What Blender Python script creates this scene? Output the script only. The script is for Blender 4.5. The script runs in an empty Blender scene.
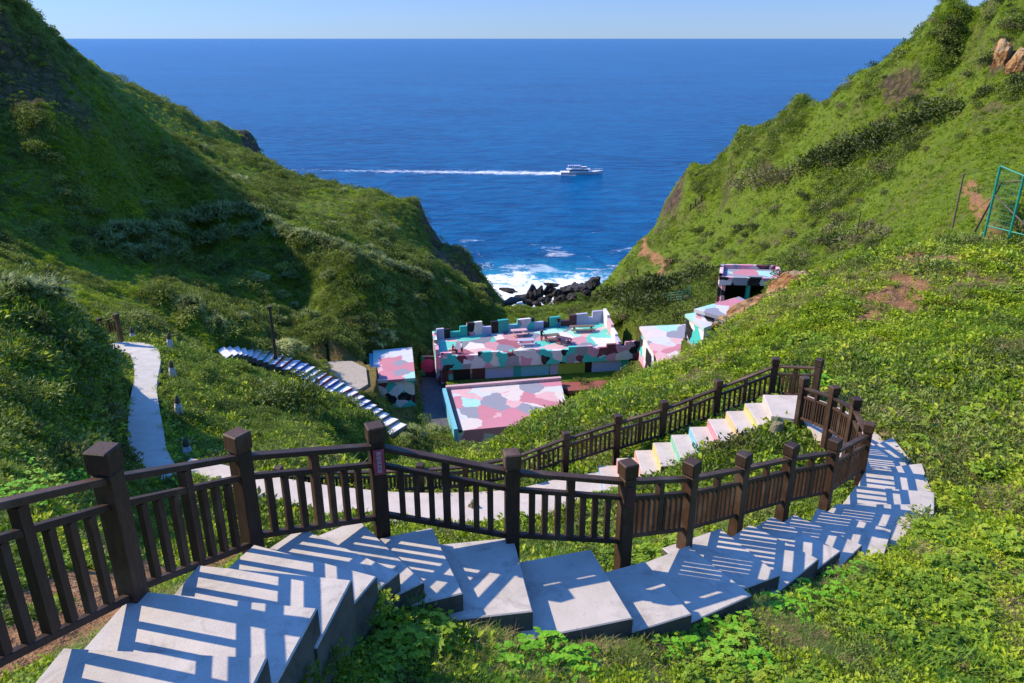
import bpy, bmesh, math, random
import numpy as np
from mathutils import Vector, Matrix
R = math.radians
random.seed(7); rng = np.random.default_rng(7)
S = bpy.context.scene
COL = S.collection

# ------------------------------------------------------------------ camera, sky, sun, exposure
PITCH = R(21.5); FOC = 770.0
cam = bpy.data.cameras.new('camera'); camo = bpy.data.objects.new('camera', cam); COL.objects.link(camo)
camo.location = (0, 0, 0); camo.rotation_euler = (R(90) - PITCH, 0, 0)
cam.sensor_width = 36; cam.lens = FOC / 1024 * 36; cam.clip_start = 0.1; cam.clip_end = 200000
S.camera = camo
SUN_EL = R(41); SUN_DIR = Vector((-0.97, 0.24, 0)).normalized() * math.cos(SUN_EL) + Vector((0, 0, math.sin(SUN_EL)))
W = bpy.data.worlds.new('World'); S.world = W; W.use_nodes = True
wn = W.node_tree; bg = wn.nodes['Background']
sky = wn.nodes.new('ShaderNodeTexSky'); sky.sky_type = 'NISHITA'; sky.sun_disc = False
sky.sun_elevation = SUN_EL; sky.sun_rotation = math.atan2(SUN_DIR.x, SUN_DIR.y)
sky.altitude = 60; sky.air_density = 1.0; sky.dust_density = 0.0; sky.ozone_density = 2.0
tint = wn.nodes.new('ShaderNodeMix'); tint.data_type = 'RGBA'; tint.blend_type = 'MULTIPLY'; tint.inputs[0].default_value = 1.0
wn.links.new(sky.outputs[0], tint.inputs[6]); tcs = wn.nodes.new('ShaderNodeTexCoord'); sxyz = wn.nodes.new('ShaderNodeSeparateXYZ'); wn.links.new(tcs.outputs['Generated'], sxyz.inputs[0])
grad = wn.nodes.new('ShaderNodeValToRGB'); wn.links.new(sxyz.outputs[2], grad.inputs[0]); ge = grad.color_ramp.elements
while len(ge) < 4: ge.new(.5)
for el, (p_, c_) in zip(ge, ((0.0, (.27, .43, .90, 1)), (0.05, (.31, .44, .86, 1)), (0.25, (.56, .90, 1.5, 1)), (0.7, (.85, 1.55, 2.55, 1)))): el.position = p_; el.color = c_
wn.links.new(grad.outputs[0], tint.inputs[7])
wn.links.new(tint.outputs[2], bg.inputs[0]); bg.inputs[1].default_value = 0.13
sl = bpy.data.lights.new('sun', 'SUN'); sl.energy = 4.9; sl.angle = R(0.5); sl.color = (1, 0.86, 0.64)
so = bpy.data.objects.new('sun', sl); COL.objects.link(so); so.rotation_euler = SUN_DIR.to_track_quat('Z', 'Y').to_euler()
S.view_settings.view_transform = 'Standard'; S.view_settings.look = 'None'
S.view_settings.exposure = 0.5; S.view_settings.gamma = 1.0
S.render.engine = 'CYCLES'
S.cycles.use_denoising = True; S.cycles.max_bounces = 6; S.cycles.transparent_max_bounces = 6
S.cycles.diffuse_bounces = 3; S.cycles.glossy_bounces = 2; S.cycles.transmission_bounces = 3
S.cycles.caustics_reflective = False; S.cycles.caustics_refractive = False

# ------------------------------------------------------------------ survey helpers (photo measurements -> world points)
cP, sP = math.cos(PITCH), math.sin(PITCH)
def ray(u, v):
    x = (u - 512) / FOC; y = (341.5 - v) / FOC
    return x, cP + y * sP, -sP + y * cP
def atY(u, v, Y):
    x, dy, dz = ray(u, v); t = Y / dy; return Vector((x * t, Y, dz * t))
def atz(u, v, z):
    x, dy, dz = ray(u, v); t = z / dz; return Vector((x * t, dy * t, z))
def project(X, Y, Z):
    d = Y * cP - Z * sP
    return 512 + FOC * X / d, 341.5 - FOC * (Y * sP + Z * cP) / d, d

# ------------------------------------------------------------------ noise in numpy
def _hash(ix, iy, seed):
    h = (ix.astype(np.int64) * 374761393 + iy.astype(np.int64) * 668265263 + seed * 974634777) & 0xFFFFFFFF
    h = ((h ^ (h >> 13)) * 1274126177) & 0xFFFFFFFF
    return ((h ^ (h >> 16)) & 0xFFFF) / 65535.0
def vnoise(x, y, seed=0):
    x = np.asarray(x, float); y = np.asarray(y, float)
    ix = np.floor(x); iy = np.floor(y); fx = x - ix; fy = y - iy
    fx = fx * fx * (3 - 2 * fx); fy = fy * fy * (3 - 2 * fy)
    a = _hash(ix, iy, seed); b = _hash(ix + 1, iy, seed); c = _hash(ix, iy + 1, seed); d = _hash(ix + 1, iy + 1, seed)
    return (a + (b - a) * fx) * (1 - fy) + (c + (d - c) * fx) * fy
def fbm(x, y, seed=0, n=4):
    r = 0; a = 0.5; t = 0
    for k in range(n):
        r = r + a * vnoise(x * 2 ** k + 17.3 * k, y * 2 ** k - 9.1 * k, seed + k); t += a; a *= 0.5
    return r / t

# ------------------------------------------------------------------ materials
def mat(name):
    m = bpy.data.materials.new(name); m.use_nodes = True
    nt = m.node_tree; return m, nt, nt.nodes['Principled BSDF']
def N(nt, kind, **kw):
    n = nt.nodes.new('ShaderNode' + kind)
    for k, v in kw.items():
        if k.startswith('i_'): n.inputs[k[2:].replace('_', ' ')].default_value = v
        else: setattr(n, k, v)
    return n
def ramp(nt, fac, stops, interp='LINEAR'):
    r = N(nt, 'ValToRGB'); r.color_ramp.interpolation = interp
    e = r.color_ramp.elements
    while len(e) < len(stops): e.new(0.5)
    for el, (p, c) in zip(e, stops): el.position = p; el.color = (*c, 1) if len(c) == 3 else c
    nt.links.new(fac, r.inputs[0]); return r.outputs[0]
def noise(nt, vec, scale, detail=4, rough=0.55, dist=0.0):
    n = N(nt, 'TexNoise'); n.inputs['Scale'].default_value = scale; n.inputs['Detail'].default_value = detail
    n.inputs['Roughness'].default_value = rough; n.inputs['Distortion'].default_value = dist
    if vec is not None: nt.links.new(vec, n.inputs['Vector'])
    return n.outputs['Fac']
def mixc(nt, fac, a, b, mode='MIX'):
    m = N(nt, 'Mix', data_type='RGBA', blend_type=mode)
    for sock, val in ((0, fac), (6, a), (7, b)):
        if hasattr(val, 'is_output'): nt.links.new(val, m.inputs[sock])
        else: m.inputs[sock].default_value = (*val, 1) if isinstance(val, tuple) and len(val) == 3 else val
    return m.outputs[2]
def math_(nt, op, a, b=0.0, clamp=False):
    m = N(nt, 'Math', operation=op, use_clamp=clamp)
    for i, val in enumerate((a, b)):
        if hasattr(val, 'is_output'): nt.links.new(val, m.inputs[i])
        else: m.inputs[i].default_value = val
    return m.outputs[0]
def bump(nt, bsdf, h, strength, dist):
    b = N(nt, 'Bump'); b.inputs['Strength'].default_value = strength; b.inputs['Distance'].default_value = dist
    nt.links.new(h, b.inputs['Height']); nt.links.new(b.outputs[0], bsdf.inputs['Normal'])
def gpos(nt): return N(nt, 'NewGeometry').outputs['Position']

def m_noisy(name, c1, c2, scale=3.0, rough=0.85, bscale=30.0, bstr=0.3, bdist=0.01, spec=0.3, obj=True):
    m, nt, b = mat(name)
    p = gpos(nt)
    f = noise(nt, p, scale, 5, 0.65)
    nt.links.new(ramp(nt, f, [(0.3, c1), (0.7, c2)]), b.inputs['Base Color'])
    b.inputs['Roughness'].default_value = rough; b.inputs['Specular IOR Level'].default_value = spec
    if bstr: bump(nt, b, noise(nt, p, bscale, 4), bstr, bdist)
    return m

def m_wood():
    m, nt, b = mat('stained_wood')
    p = gpos(nt)
    mp = N(nt, 'Mapping'); mp.inputs['Scale'].default_value = (14, 14, 2.2); nt.links.new(p, mp.inputs[0])
    g = noise(nt, mp.outputs[0], 3.0, 6, 0.7, 0.6)
    w = noise(nt, p, 2.3, 3)
    c = ramp(nt, g, [(0.25, (0.019, 0.0100, 0.0050)), (0.55, (0.052, 0.025, 0.0115)), (0.8, (0.105, 0.054, 0.028))])
    c = mixc(nt, ramp(nt, w, [(0.5, (0, 0, 0)), (0.75, (1, 1, 1))]), c, (0.095, 0.062, 0.040))
    rnd = N(nt, 'ObjectInfo').outputs['Random']
    c = mixc(nt, 1.0, c, ramp(nt, rnd, [(0.0, (.62, .60, .60)), (0.6, (1, 1, 1)), (1.0, (1.45, 1.4, 1.35))]), 'MULTIPLY')
    nt.links.new(c, b.inputs['Base Color'])
    b.inputs['Roughness'].default_value = 0.62; b.inputs['Specular IOR Level'].default_value = 0.4
    bump(nt, b, g, 0.5, 0.006)
    return m

def m_concrete(name, c1, c2, stain=(0.2, 0.18, 0.15), amt=0.5):
    m, nt, b = mat(name); p = gpos(nt)
    f = noise(nt, p, 2.2, 6, 0.65); g = noise(nt, p, 60, 3, 0.7); h = noise(nt, p, 1.6, 7, 0.75, 1.2)
    c = ramp(nt, f, [(0.3, c1), (0.7, c2)])
    c = mixc(nt, math_(nt, 'MULTIPLY', ramp(nt, h, [(0.52, (0, 0, 0)), (0.72, (1, 1, 1))]), amt), c, stain)
    c = mixc(nt, 0.35, c, ramp(nt, g, [(0.3, (0.45, 0.45, 0.45)), (0.7, (0.9, 0.9, 0.9))]), 'MULTIPLY')
    nt.links.new(c, b.inputs['Base Color'])
    b.inputs['Roughness'].default_value = 0.85; b.inputs['Specular IOR Level'].default_value = 0.25
    bump(nt, b, g, 0.35, 0.008)
    return m

CAMO_C = [(0.05, 0.52, 0.45), (0.68, 0.38, 0.44), (0.16, 0.04, 0.06), (0.70, 0.67, 0.72), (0.30, 0.29, 0.33), (0.72, 0.64, 0.58), (0.014, 0.014, 0.018), (0.66, 0.30, 0.40), (0.06, 0.50, 0.46), (0.66, 0.62, 0.64), (0.014, 0.014, 0.018)]
def m_camo(name, scale, cols, off=(0, 0, 0)):
    m, nt, b = mat(name); p = gpos(nt)
    nz = N(nt, 'TexNoise'); nz.inputs['Scale'].default_value = scale * 1.7; nz.inputs['Detail'].default_value = 3.0
    nt.links.new(p, nz.inputs['Vector'])
    add = N(nt, 'VectorMath', operation='MULTIPLY_ADD'); nt.links.new(nz.outputs['Color'], add.inputs[0])
    add.inputs[1].default_value = (0.9 / scale * .5,) * 3; nt.links.new(p, add.inputs[2])
    ad2 = N(nt, 'VectorMath', operation='ADD'); nt.links.new(add.outputs[0], ad2.inputs[0]); ad2.inputs[1].default_value = off
    v = N(nt, 'TexVoronoi'); v.inputs['Scale'].default_value = scale; nt.links.new(ad2.outputs[0], v.inputs['Vector'])
    sep = N(nt, 'SeparateColor'); nt.links.new(v.outputs['Color'], sep.inputs[0])
    c = ramp(nt, sep.outputs[0], [(i / len(cols), k) for i, k in enumerate(cols)], 'CONSTANT')
    d = noise(nt, p, 1.1, 5, 0.7)
    c = mixc(nt, math_(nt, 'MULTIPLY', ramp(nt, d, [(0.5, (0, 0, 0)), (0.8, (1, 1, 1))]), 0.35), c, (0.25, 0.22, 0.2))
    nt.links.new(c, b.inputs['Base Color']); b.inputs['Roughness'].default_value = 0.75; b.inputs['Specular IOR Level'].default_value = 0.25
    return m

def m_leaf(name, stops, pscale=0.12, trans=0.35, dry=None):
    """foliage: colour drifts per plant and over the ground, light passes through the leaf"""
    stops = [(q_, (min(.5, c_[0] * 1.75), min(.5, c_[1] * 2.0), min(.5, c_[2] * 1.6))) for q_, c_ in stops]
    m, nt, b = mat(name); p = gpos(nt)
    rnd = N(nt, 'ObjectInfo').outputs['Random']
    big = noise(nt, p, pscale, 3, 0.6)
    fac = math_(nt, 'ADD', math_(nt, 'MULTIPLY', rnd, 0.55), math_(nt, 'ADD', math_(nt, 'MULTIPLY', math_(nt, 'SUBTRACT', big, 0.32), .8), math_(nt, 'MULTIPLY', math_(nt, 'SUBTRACT', noise(nt, p, pscale * 5.5, 3, .6), .45), 1.3)), True)
    c = ramp(nt, fac, stops)
    if dry:
        fine = noise(nt, p, pscale * 6, 4, 0.7)
        c = mixc(nt, ramp(nt, fine, [(0.56, (0, 0, 0)), (0.68, (0.75, 0.75, 0.75))]), c, dry)
    nt.links.new(c, b.inputs['Base Color']); b.inputs['Roughness'].default_value = 0.55; b.inputs['Specular IOR Level'].default_value = 0.25
    t = N(nt, 'BsdfTranslucent')
    nt.links.new(mixc(nt, 1.0, c, (1.25, 1.2, 0.5), 'MULTIPLY'), t.inputs[0])
    ms = N(nt, 'MixShader'); ms.inputs[0].default_value = trans
    nt.links.new(b.outputs[0], ms.inputs[1]); nt.links.new(t.outputs[0], ms.inputs[2])
    nt.links.new(ms.outputs[0], nt.nodes['Material Output'].inputs[0])
    return m

def m_flat(name, c, rough=0.6, metal=0.0, spec=0.3):
    m, nt, b = mat(name)
    p = gpos(nt); f = noise(nt, p, 6, 4)
    d = tuple(x * 0.72 for x in c)
    nt.links.new(ramp(nt, f, [(0.3, d), (0.65, c)]), b.inputs['Base Color'])
    b.inputs['Roughness'].default_value = rough; b.inputs['Metallic'].default_value = metal; b.inputs['Specular IOR Level'].default_value = spec
    return m

M = {}
M['wood'] = m_wood()
M['tread'] = m_concrete('pale_painted_concrete', (0.46, 0.41, 0.35), (0.60, 0.53, 0.46), (0.24, 0.21, 0.18), 0.75)
M['tread2'] = m_concrete('pale_pink_concrete', (0.50, 0.43, 0.37), (0.63, 0.54, 0.46), (0.30, 0.26, 0.23), 0.45)
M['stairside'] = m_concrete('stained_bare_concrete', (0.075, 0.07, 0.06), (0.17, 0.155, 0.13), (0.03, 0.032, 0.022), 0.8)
M['path'] = m_concrete('path_concrete', (0.46, 0.42, 0.36), (0.58, 0.53, 0.46), (0.35, 0.33, 0.30), 0.4)
M['slab'] = m_concrete('old_slab_concrete', (0.34, 0.29, 0.23), (0.46, 0.40, 0.33), (0.2, 0.18, 0.13), 0.5)
M['darkfloor'] = m_concrete('dark_painted_floor', (0.07, 0.075, 0.08), (0.13, 0.12, 0.13), (0.2, 0.09, 0.08), 0.5)
M['camo'] = m_camo('camouflage_wall_paint', 0.78, CAMO_C)
M['camo_roof'] = m_camo('camouflage_roof_paint', 0.43, [(0.48, 0.19, 0.23), (0.58, 0.51, 0.47), (0.33, 0.58, 0.52), (0.60, 0.36, 0.37), (0.25, 0.25, 0.30), (0.60, 0.51, 0.48), (0.50, 0.20, 0.25), (0.52, 0.53, 0.57)], (3, 1, 0))
M['camo_floor'] = m_camo('camouflage_floor_paint', 0.42, [(0.50, 0.24, 0.27), (0.64, 0.58, 0.55), (0.13, 0.50, 0.40), (0.60, 0.38, 0.36), (0.20, 0.20, 0.24), (0.66, 0.56, 0.50), (0.34, 0.62, 0.53), (0.30, 0.10, 0.13), (0.10, 0.46, 0.38)], (7, 2, 0))
M['white'] = m_flat('white_paint', (0.72, 0.70, 0.70))
M['teal'] = m_flat('teal_paint', (0.04, 0.40, 0.36)); M['olive'] = m_flat('yellow_green_paint', (0.36, 0.40, 0.06))
M['lilac'] = m_flat('lilac_paint', (0.42, 0.45, 0.66)); M['cyan'] = m_flat('cyan_paint', (0.18, 0.50, 0.60))
M['black'] = m_flat('black_paint', (0.012, 0.012, 0.014)); M['pinkw'] = m_flat('pink_trim_paint', (0.62, 0.40, 0.42))
M['crimson'] = m_flat('crimson_paint', (0.62, 0.05, 0.13)); M['green_paint'] = m_flat('green_paint', (0.04, 0.25, 0.12))
M['lav'] = m_flat('lavender_paint', (0.46, 0.44, 0.58)); M['brick'] = m_flat('brick_red_paint', (0.30, 0.09, 0.07))
M['rock_dark'] = m_noisy('wet_black_rock', (0.012, 0.011, 0.010), (0.055, 0.045, 0.038), 0.5, 0.7, 2.0, 1.0, 0.6)
m, nt, b = mat('orange_sandstone'); p = gpos(nt)
c = ramp(nt, noise(nt, p, .45, 6, .7, 1.0), [(0.32, (0.10, 0.05, 0.025)), (0.45, (0.30, 0.14, 0.05)), (0.58, (0.46, 0.29, 0.14)), (0.72, (0.40, 0.34, 0.26))])
vv = N(nt, 'TexVoronoi', feature='DISTANCE_TO_EDGE'); vv.inputs['Scale'].default_value = .7; nt.links.new(p, vv.inputs['Vector'])
c = mixc(nt, .7, c, ramp(nt, vv.outputs['Distance'], [(0, (.25, .25, .25)), (.08, (1, 1, 1))]), 'MULTIPLY')
nt.links.new(c, b.inputs['Base Color']); b.inputs['Roughness'].default_value = .9; b.inputs['Specular IOR Level'].default_value = .2; bump(nt, b, noise(nt, p, 2.5, 6, .7), 1.0, .25); M['rock_orange'] = m
M['rock_grey'] = m_noisy('grey_boulder', (0.16, 0.13, 0.07), (0.30, 0.26, 0.15), 4, 0.9, 20, .6, .03)
M['steel_green'] = m_flat('green_painted_steel', (0.02, 0.27, 0.18), 0.45)
M['pole'] = m_flat('weathered_dark_pole', (0.05, 0.045, 0.04), 0.7)
M['timber'] = m_flat('grey_timber', (0.16, 0.12, 0.09), 0.8)
M['stone_white'] = m_flat('white_stone', (0.55, 0.55, 0.56), 0.8); M['stone_brown'] = m_flat('brown_stone', (0.12, 0.085, 0.065), 0.85)
M['sign'] = m_flat('faded_red_sign_paint', (0.42, 0.07, 0.10), 0.5); M['signtext'] = m_flat('pale_sign_lettering', (0.7, 0.5, 0.5), 0.5)
M['plate'] = m_flat('dark_red_plate_paint', (0.10, 0.035, 0.04), 0.4)
M['glass'] = m_flat('dark_boat_glass', (0.02, 0.03, 0.05), 0.15, 0, 0.6)
M['hull'] = m_flat('white_hull_paint', (0.74, 0.73, 0.72), 0.4); M['hullred'] = m_flat('red_brown_hull_stripe', (0.25, 0.07, 0.05), 0.4)

# ------------------------------------------------------------------ mesh helpers
def obj(name, bm, m, parent=None, smooth=False):
    me = bpy.data.meshes.new(name); bmesh.ops.recalc_face_normals(bm, faces=bm.faces); bm.to_mesh(me); bm.free()
    for q in (m if isinstance(m, (list, tuple)) else [m]): me.materials.append(q)
    if smooth:
        for p in me.polygons: p.use_smooth = True
    o = bpy.data.objects.new(name, me); COL.objects.link(o)
    if parent is not None: o.parent = parent; o.matrix_parent_inverse = mpi(parent)
    return o
def mpi(p):
    return p.matrix_basis.inverted() if p.parent is None else Matrix.Identity(4)
def tag(o, label, cat, group=None, kind=None):
    if label: o['label'] = label
    if cat: o['category'] = cat
    if group: o['group'] = group
    if kind: o['kind'] = kind
    return o
def empty(name, loc, label, cat, group=None):
    o = bpy.data.objects.new(name, None); COL.objects.link(o); o.location = loc; o.empty_display_size = 0.2
    return tag(o, label, cat, group)
def struct(o, kind='structure'): o['kind'] = kind; return o
def bx(bm, c, size, rz=0.0, taper=1.0, mi=0, bev=0.0):
    """box centred at c"""
    vs = []
    for sz in (-1, 1):
        k = taper if sz > 0 else 1
        for sx, sy in ((-1, -1), (1, -1), (1, 1), (-1, 1)):
            v = Vector((sx * size[0] / 2 * k, sy * size[1] / 2 * k, sz * size[2] / 2)); v.rotate(Matrix.Rotation(rz, 3, 'Z'))
            vs.append(bm.verts.new(v + Vector(c)))
    fs = [bm.faces.new([vs[i] for i in q]) for q in ((3, 2, 1, 0), (4, 5, 6, 7), (0, 1, 5, 4), (1, 2, 6, 5), (2, 3, 7, 6), (3, 0, 4, 7))]
    for f in fs: f.material_index = mi
    if bev:
        es = list({e for f in fs for e in f.edges}); bmesh.ops.bevel(bm, geom=es, offset=bev, segments=1, affect='EDGES')
def beam(bm, a, b, w, h, bev=0.0):
    """box beam from a to b, w wide horizontally, h tall, plumb sides"""
    a, b = Vector(a), Vector(b); d = b - a; side = Vector((-d.y, d.x, 0))
    side = side.normalized() if side.length > 1e-6 else Vector((1, 0, 0))
    up = d.cross(side).normalized(); up = -up if up.z < 0 else up
    if abs(d.normalized().z) < 0.95: up = Vector((0, 0, 1))
    vs = [bm.verts.new(p + side * sx * w / 2 + up * sz * h / 2) for p in (a, b) for sx, sz in ((-1, -1), (1, -1), (1, 1), (-1, 1))]
    fs = [bm.faces.new([vs[i] for i in q]) for q in ((3, 2, 1, 0), (4, 5, 6, 7), (0, 1, 5, 4), (1, 2, 6, 5), (2, 3, 7, 6), (3, 0, 4, 7))]
    if bev:
        es = list({e for f in fs for e in f.edges}); bmesh.ops.bevel(bm, geom=es, offset=bev, segments=1, affect='EDGES')
def prism(bm, pts, z0, z1, mi=0, bev=0.0):
    """pts: xy outline; z0,z1 numbers or lists (bottom, top)"""
    n = len(pts); zb = z0 if isinstance(z0, (list, tuple)) else [z0] * n; zt = z1 if isinstance(z1, (list, tuple)) else [z1] * n
    lo = [bm.verts.new((p[0], p[1], zb[i])) for i, p in enumerate(pts)]; hi = [bm.verts.new((p[0], p[1], zt[i])) for i, p in enumerate(pts)]
    fs = [bm.faces.new(lo[::-1]), bm.faces.new(hi)]
    for i in range(n): fs.append(bm.faces.new((lo[i], lo[(i + 1) % n], hi[(i + 1) % n], hi[i])))
    for f in fs: f.material_index = mi
    if bev:
        es = [e for e in fs[1].edges]; bmesh.ops.bevel(bm, geom=es, offset=bev, segments=1, affect='EDGES')
def tube(bm, pts, rad, n=8, caps=True):
    rings = []
    for i, p in enumerate(pts):
        p = Vector(p); a = Vector(pts[max(i - 1, 0)]); b = Vector(pts[min(i + 1, len(pts) - 1)]); d = (b - a).normalized()
        s = d.cross(Vector((0, 0, 1)) if abs(d.z) < 0.9 else Vector((1, 0, 0))).normalized(); t = d.cross(s)
        r = rad[i] if isinstance(rad, (list, tuple)) else rad
        rings.append([bm.verts.new(p + (s * math.cos(k * 2 * math.pi / n) + t * math.sin(k * 2 * math.pi / n)) * r) for k in range(n)])
    for a, b in zip(rings, rings[1:]):
        for k in range(n): bm.faces.new((a[k], a[(k + 1) % n], b[(k + 1) % n], b[k]))
    if caps: bm.faces.new(rings[0][::-1]); bm.faces.new(rings[-1])
def rock_bm(c, size, rz=0, seed=0, sub=3, rough=0.35):
    bm = bmesh.new(); bmesh.ops.create_icosphere(bm, subdivisions=sub, radius=1)
    rr = random.Random(seed); planes = [(Vector((rr.uniform(-1, 1), rr.uniform(-1, 1), rr.uniform(-.6, 1))).normalized(), rr.uniform(.55, .9)) for _ in range(11)]
    for v in bm.verts:
        p = v.co.copy()
        for n_, d in planes:
            k = p.dot(n_)
            if k > d: p -= n_ * (k - d)
        q = p * (1 + rough * .5 * (float(fbm(np.array(p.x * 3.1 + seed), np.array(p.y * 3.1 + p.z * 2.7), seed, 5)) - .5))
        v.co = Vector((q.x * size[0], q.y * size[1], q.z * size[2])); v.co.rotate(Matrix.Rotation(rz, 3, 'Z')); v.co += Vector(c)
    return bm

# ------------------------------------------------------------------ layout of stairs, paths, fences
NOS = [((63.5, 647), (267.6, 657), -3.75), ((135, 590), (317.6, 607.5), -3.97), ((198, 564.5), (352, 579.5), -4.22), ((254, 544), (377, 576), -4.48),
       ((300.6, 527), (399.5, 572), -4.72), ((358.6, 519), (424, 582), -4.94), ((432, 527), (463, 593), -5.14), ((513, 537), (533, 611), -5.36),
       ((591, 549), (633, 618), -5.6), ((645, 561), (692, 614), -5.84), ((689, 545), (752, 595), -6.05), ((720.6, 528), (780, 575), -6.28),
       ((750, 524), (819, 559), -6.5), ((772, 516), (841, 551), -6.72), ((793.6, 514), (862.6, 545), -6.95), ((817, 508), (892, 530), -7.2)]
NOSW = [(atz(*a, z), atz(*b, z)) for a, b, z in NOS]
STEPS = []          # (quad xy list, z)
for k, (I, O) in enumerate(NOSW):
    e = (O - I).to_2d().normalized(); n = Vector((-e.y, e.x)); n = n if n.dot(((NOSW[min(k + 1, 15)][0] + NOSW[min(k + 1, 15)][1]) - (NOSW[max(k - 1, 0)][0] + NOSW[max(k - 1, 0)][1])).to_2d()) > 0 else -n
    if k == 0: dI = dO = 1.0
    else:
        pI, pO = NOSW[k - 1]; dI = max((I - pI).to_2d().dot(n), 0.05) + 0.14; dO = max((O - pO).to_2d().dot(n), 0.05) + 0.14
    STEPS.append(([I.to_2d() - n * dI, O.to_2d() - n * dO, O.to_2d(), I.to_2d()], I.z))
# two more steps climbing back out of the frame
for j in (1, 2, 3):
    STEPS.insert(0, ([Vector((-3.05 - .03 * j, 3.95 - .75 * j)) , Vector((-1.72 - .06 * j, 3.86 - .75 * j)), Vector((-1.62 - .06 * j, 3.86 - .75 * (j - 1) - .6)), Vector((-3.0 - .03 * j, 3.95 - .75 * (j - 1) - .6))], -3.75 + .23 * j))
# broad steps of the bend and the landing
OUT = [atz(931.6, 504, -7.42), atz(935, 492, -7.62), atz(922, 463, -7.82), atz(893, 437, -8.02)]
INN = [Vector((5.55, 11.25, 0)), Vector((6.3, 12.15, 0)), Vector((6.88, 13.05, 0)), Vector((6.98, 13.95, 0))]
prevI, prevO = NOSW[-1]
for k in range(4):
    STEPS.append(([prevI.to_2d() - Vector((.1, .15)), prevO.to_2d() - Vector((.02, .2)), OUT[k].to_2d() , INN[k].to_2d()], (-7.42, -7.62, -7.82, -8.02)[k])); prevI, prevO = INN[k], OUT[k]
LANDZ = -8.25
LAND = [Vector((6.92, 13.8)), Vector((8.22, 14.5)), Vector((8.2, 15.6)), Vector((7.9, 16.6)), Vector((7.35, 17.3)), Vector((6.25, 17.35)), Vector((6.1, 16.2)), Vector((6.75, 15.95)), Vector((6.95, 15.0))]
FLIGHT = []         # lower painted flight: quads from the landing down to the left
for k in range(9):
    x1 = 6.25 - .45 * k; x0 = x1 - .45; z = -8.25 - .2 * (k + 1)
    sh = -.04 * k
    FLIGHT.append(([Vector((x0, 16.12 + sh)), Vector((x1 + .06, 16.15 + sh)), Vector((x1 + .06, 17.3 + sh)), Vector((x0, 17.27 + sh))], z))
LOWZ = -10.2
LOWPATH = [(2.3, 15.75, 16.95), (1.2, 15.2, 16.6), (0, 14.8, 16.1), (-1.5, 14.7, 15.95), (-3, 14.75, 16.0), (-5, 15.2, 16.4), (-7, 16.1, 17.1), (-8.4, 16.9, 17.6)]  # x, ynear, yfar
LP_L = [(131, 479), (128.5, 450), (128, 426), (131, 397), (134.6, 377), (131, 356), (118, 351.5), (101, 347)]
LP_R = [(172, 484), (167, 450), (164, 432), (158.5, 403), (157, 384), (160.7, 357), (150, 345), (121, 342.5)]
LP_Z = [-10.6, -10.9, -11.1, -11.4, -11.6, -11.9, -12.0, -12.05]
LEFTPATH = [(atz(*a, z), atz(*b, z)) for a, b, z in zip(LP_L, LP_R, LP_Z)]
LEFTPATH[0] = (LEFTPATH[0][0], Vector((-8.3, 16.85, -10.45)))
# painted stairs down in the valley
VS_PX = [(222, 354), (236, 352), (250, 353), (265, 357), (280, 362), (297, 368), (312, 375.5), (325, 382.5), (338, 390), (352, 400), (366, 410), (380, 420), (399, 432)]
VST = [atz(u, v, -29.8 - 8.6 * i / 12) for i, (u, v) in enumerate(VS_PX)]
P = [(-3.08, 3.15, -1.98), (-2.89, 4.77, -2.68), (-2.54, 6.3, -3.38), (-1.45, 7.23, -3.79), (0.0, 7.4, -4.21), (1.34, 7.72, -4.53), (2.28, 8.5, -4.97), (3.29, 9.55, -5.46), (4.31, 10.44, -5.81), (5.36, 11.26, -6.17), (6.79, 13.02, -6.79), (6.94, 14.0, -6.74), (6.88, 14.9, -6.9), (6.63, 15.9, -7.13)]
Qp = [(820, 359, 17.4), (776, 358, 18.1), (719, 380, 17.9), (664.5, 401, 17.6), (618, 415, 17.5), (566, 432, 17.2), (512, 452, 16.6), (465, 461, 16.35), (420, 464, 16.4), (375, 466, 16.5), (328, 467, 16.6), (278, 467, 16.8), (228, 466, 17.2), (190, 464, 17.8)]
Q = [atY(*q) for q in Qp]

# ------------------------------------------------------------------ terrain
SEA = -58.0
CP = []   # control points in world space
def cp(*l):
    for u, v, Y in l: CP.append(tuple(atY(u, v, Y)))
def cw(*l): CP.extend(l)
# near ground beside the stairs
cp((330, 683, 4.7), (430, 622, 6.0), (540, 640, 6.15), (633, 642, 6.25), (500, 683, 5.3), (700, 648, 6.55), (765, 608, 7.25), (750, 683, 5.85), (850, 562, 8.9), (900, 540, 9.9), (1000, 683, 6.1), (1060, 683, 6.2),
   (1024, 600, 8.1), (940, 522, 10.9), (1024, 520, 10.6), (955, 480, 12.6), (1024, 450, 13.6), (1090, 450, 14), (930, 440, 15.0), (1024, 400, 16.5), (900, 400, 17.6), (860, 380, 19.2), (1024, 340, 20.6), (900, 340, 22), (820, 345, 22.5),
   (1024, 290, 26), (900, 290, 27), (950, 250, 32), (1100, 300, 28), (750, 350, 24), (700, 370, 24))
SIL = [(1100, 233, 34), (1024, 246, 33.5), (960, 242, 35), (900, 255, 35.5), (850, 270, 36), (790, 308, 36.5), (768, 322, 37), (745, 339, 37), (700, 360, 35), (725, 350, 36), (650, 388, 31), (610, 399, 29), (570, 410, 27), (530, 427, 25.5), (500, 441, 24.2), (440, 459, 21.5), (400, 464, 20.5)]
cp(*SIL)
for u, v, Y in SIL:
    a = atY(u, v, Y); cw((a.x * 1.13, a.y * 1.13, a.z * 1.13 - .1 * Y - .6), (a.x * 1.4, a.y * 1.4, a.z * 1.4 - (.20 if u < 800 else .12) * Y))
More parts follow.
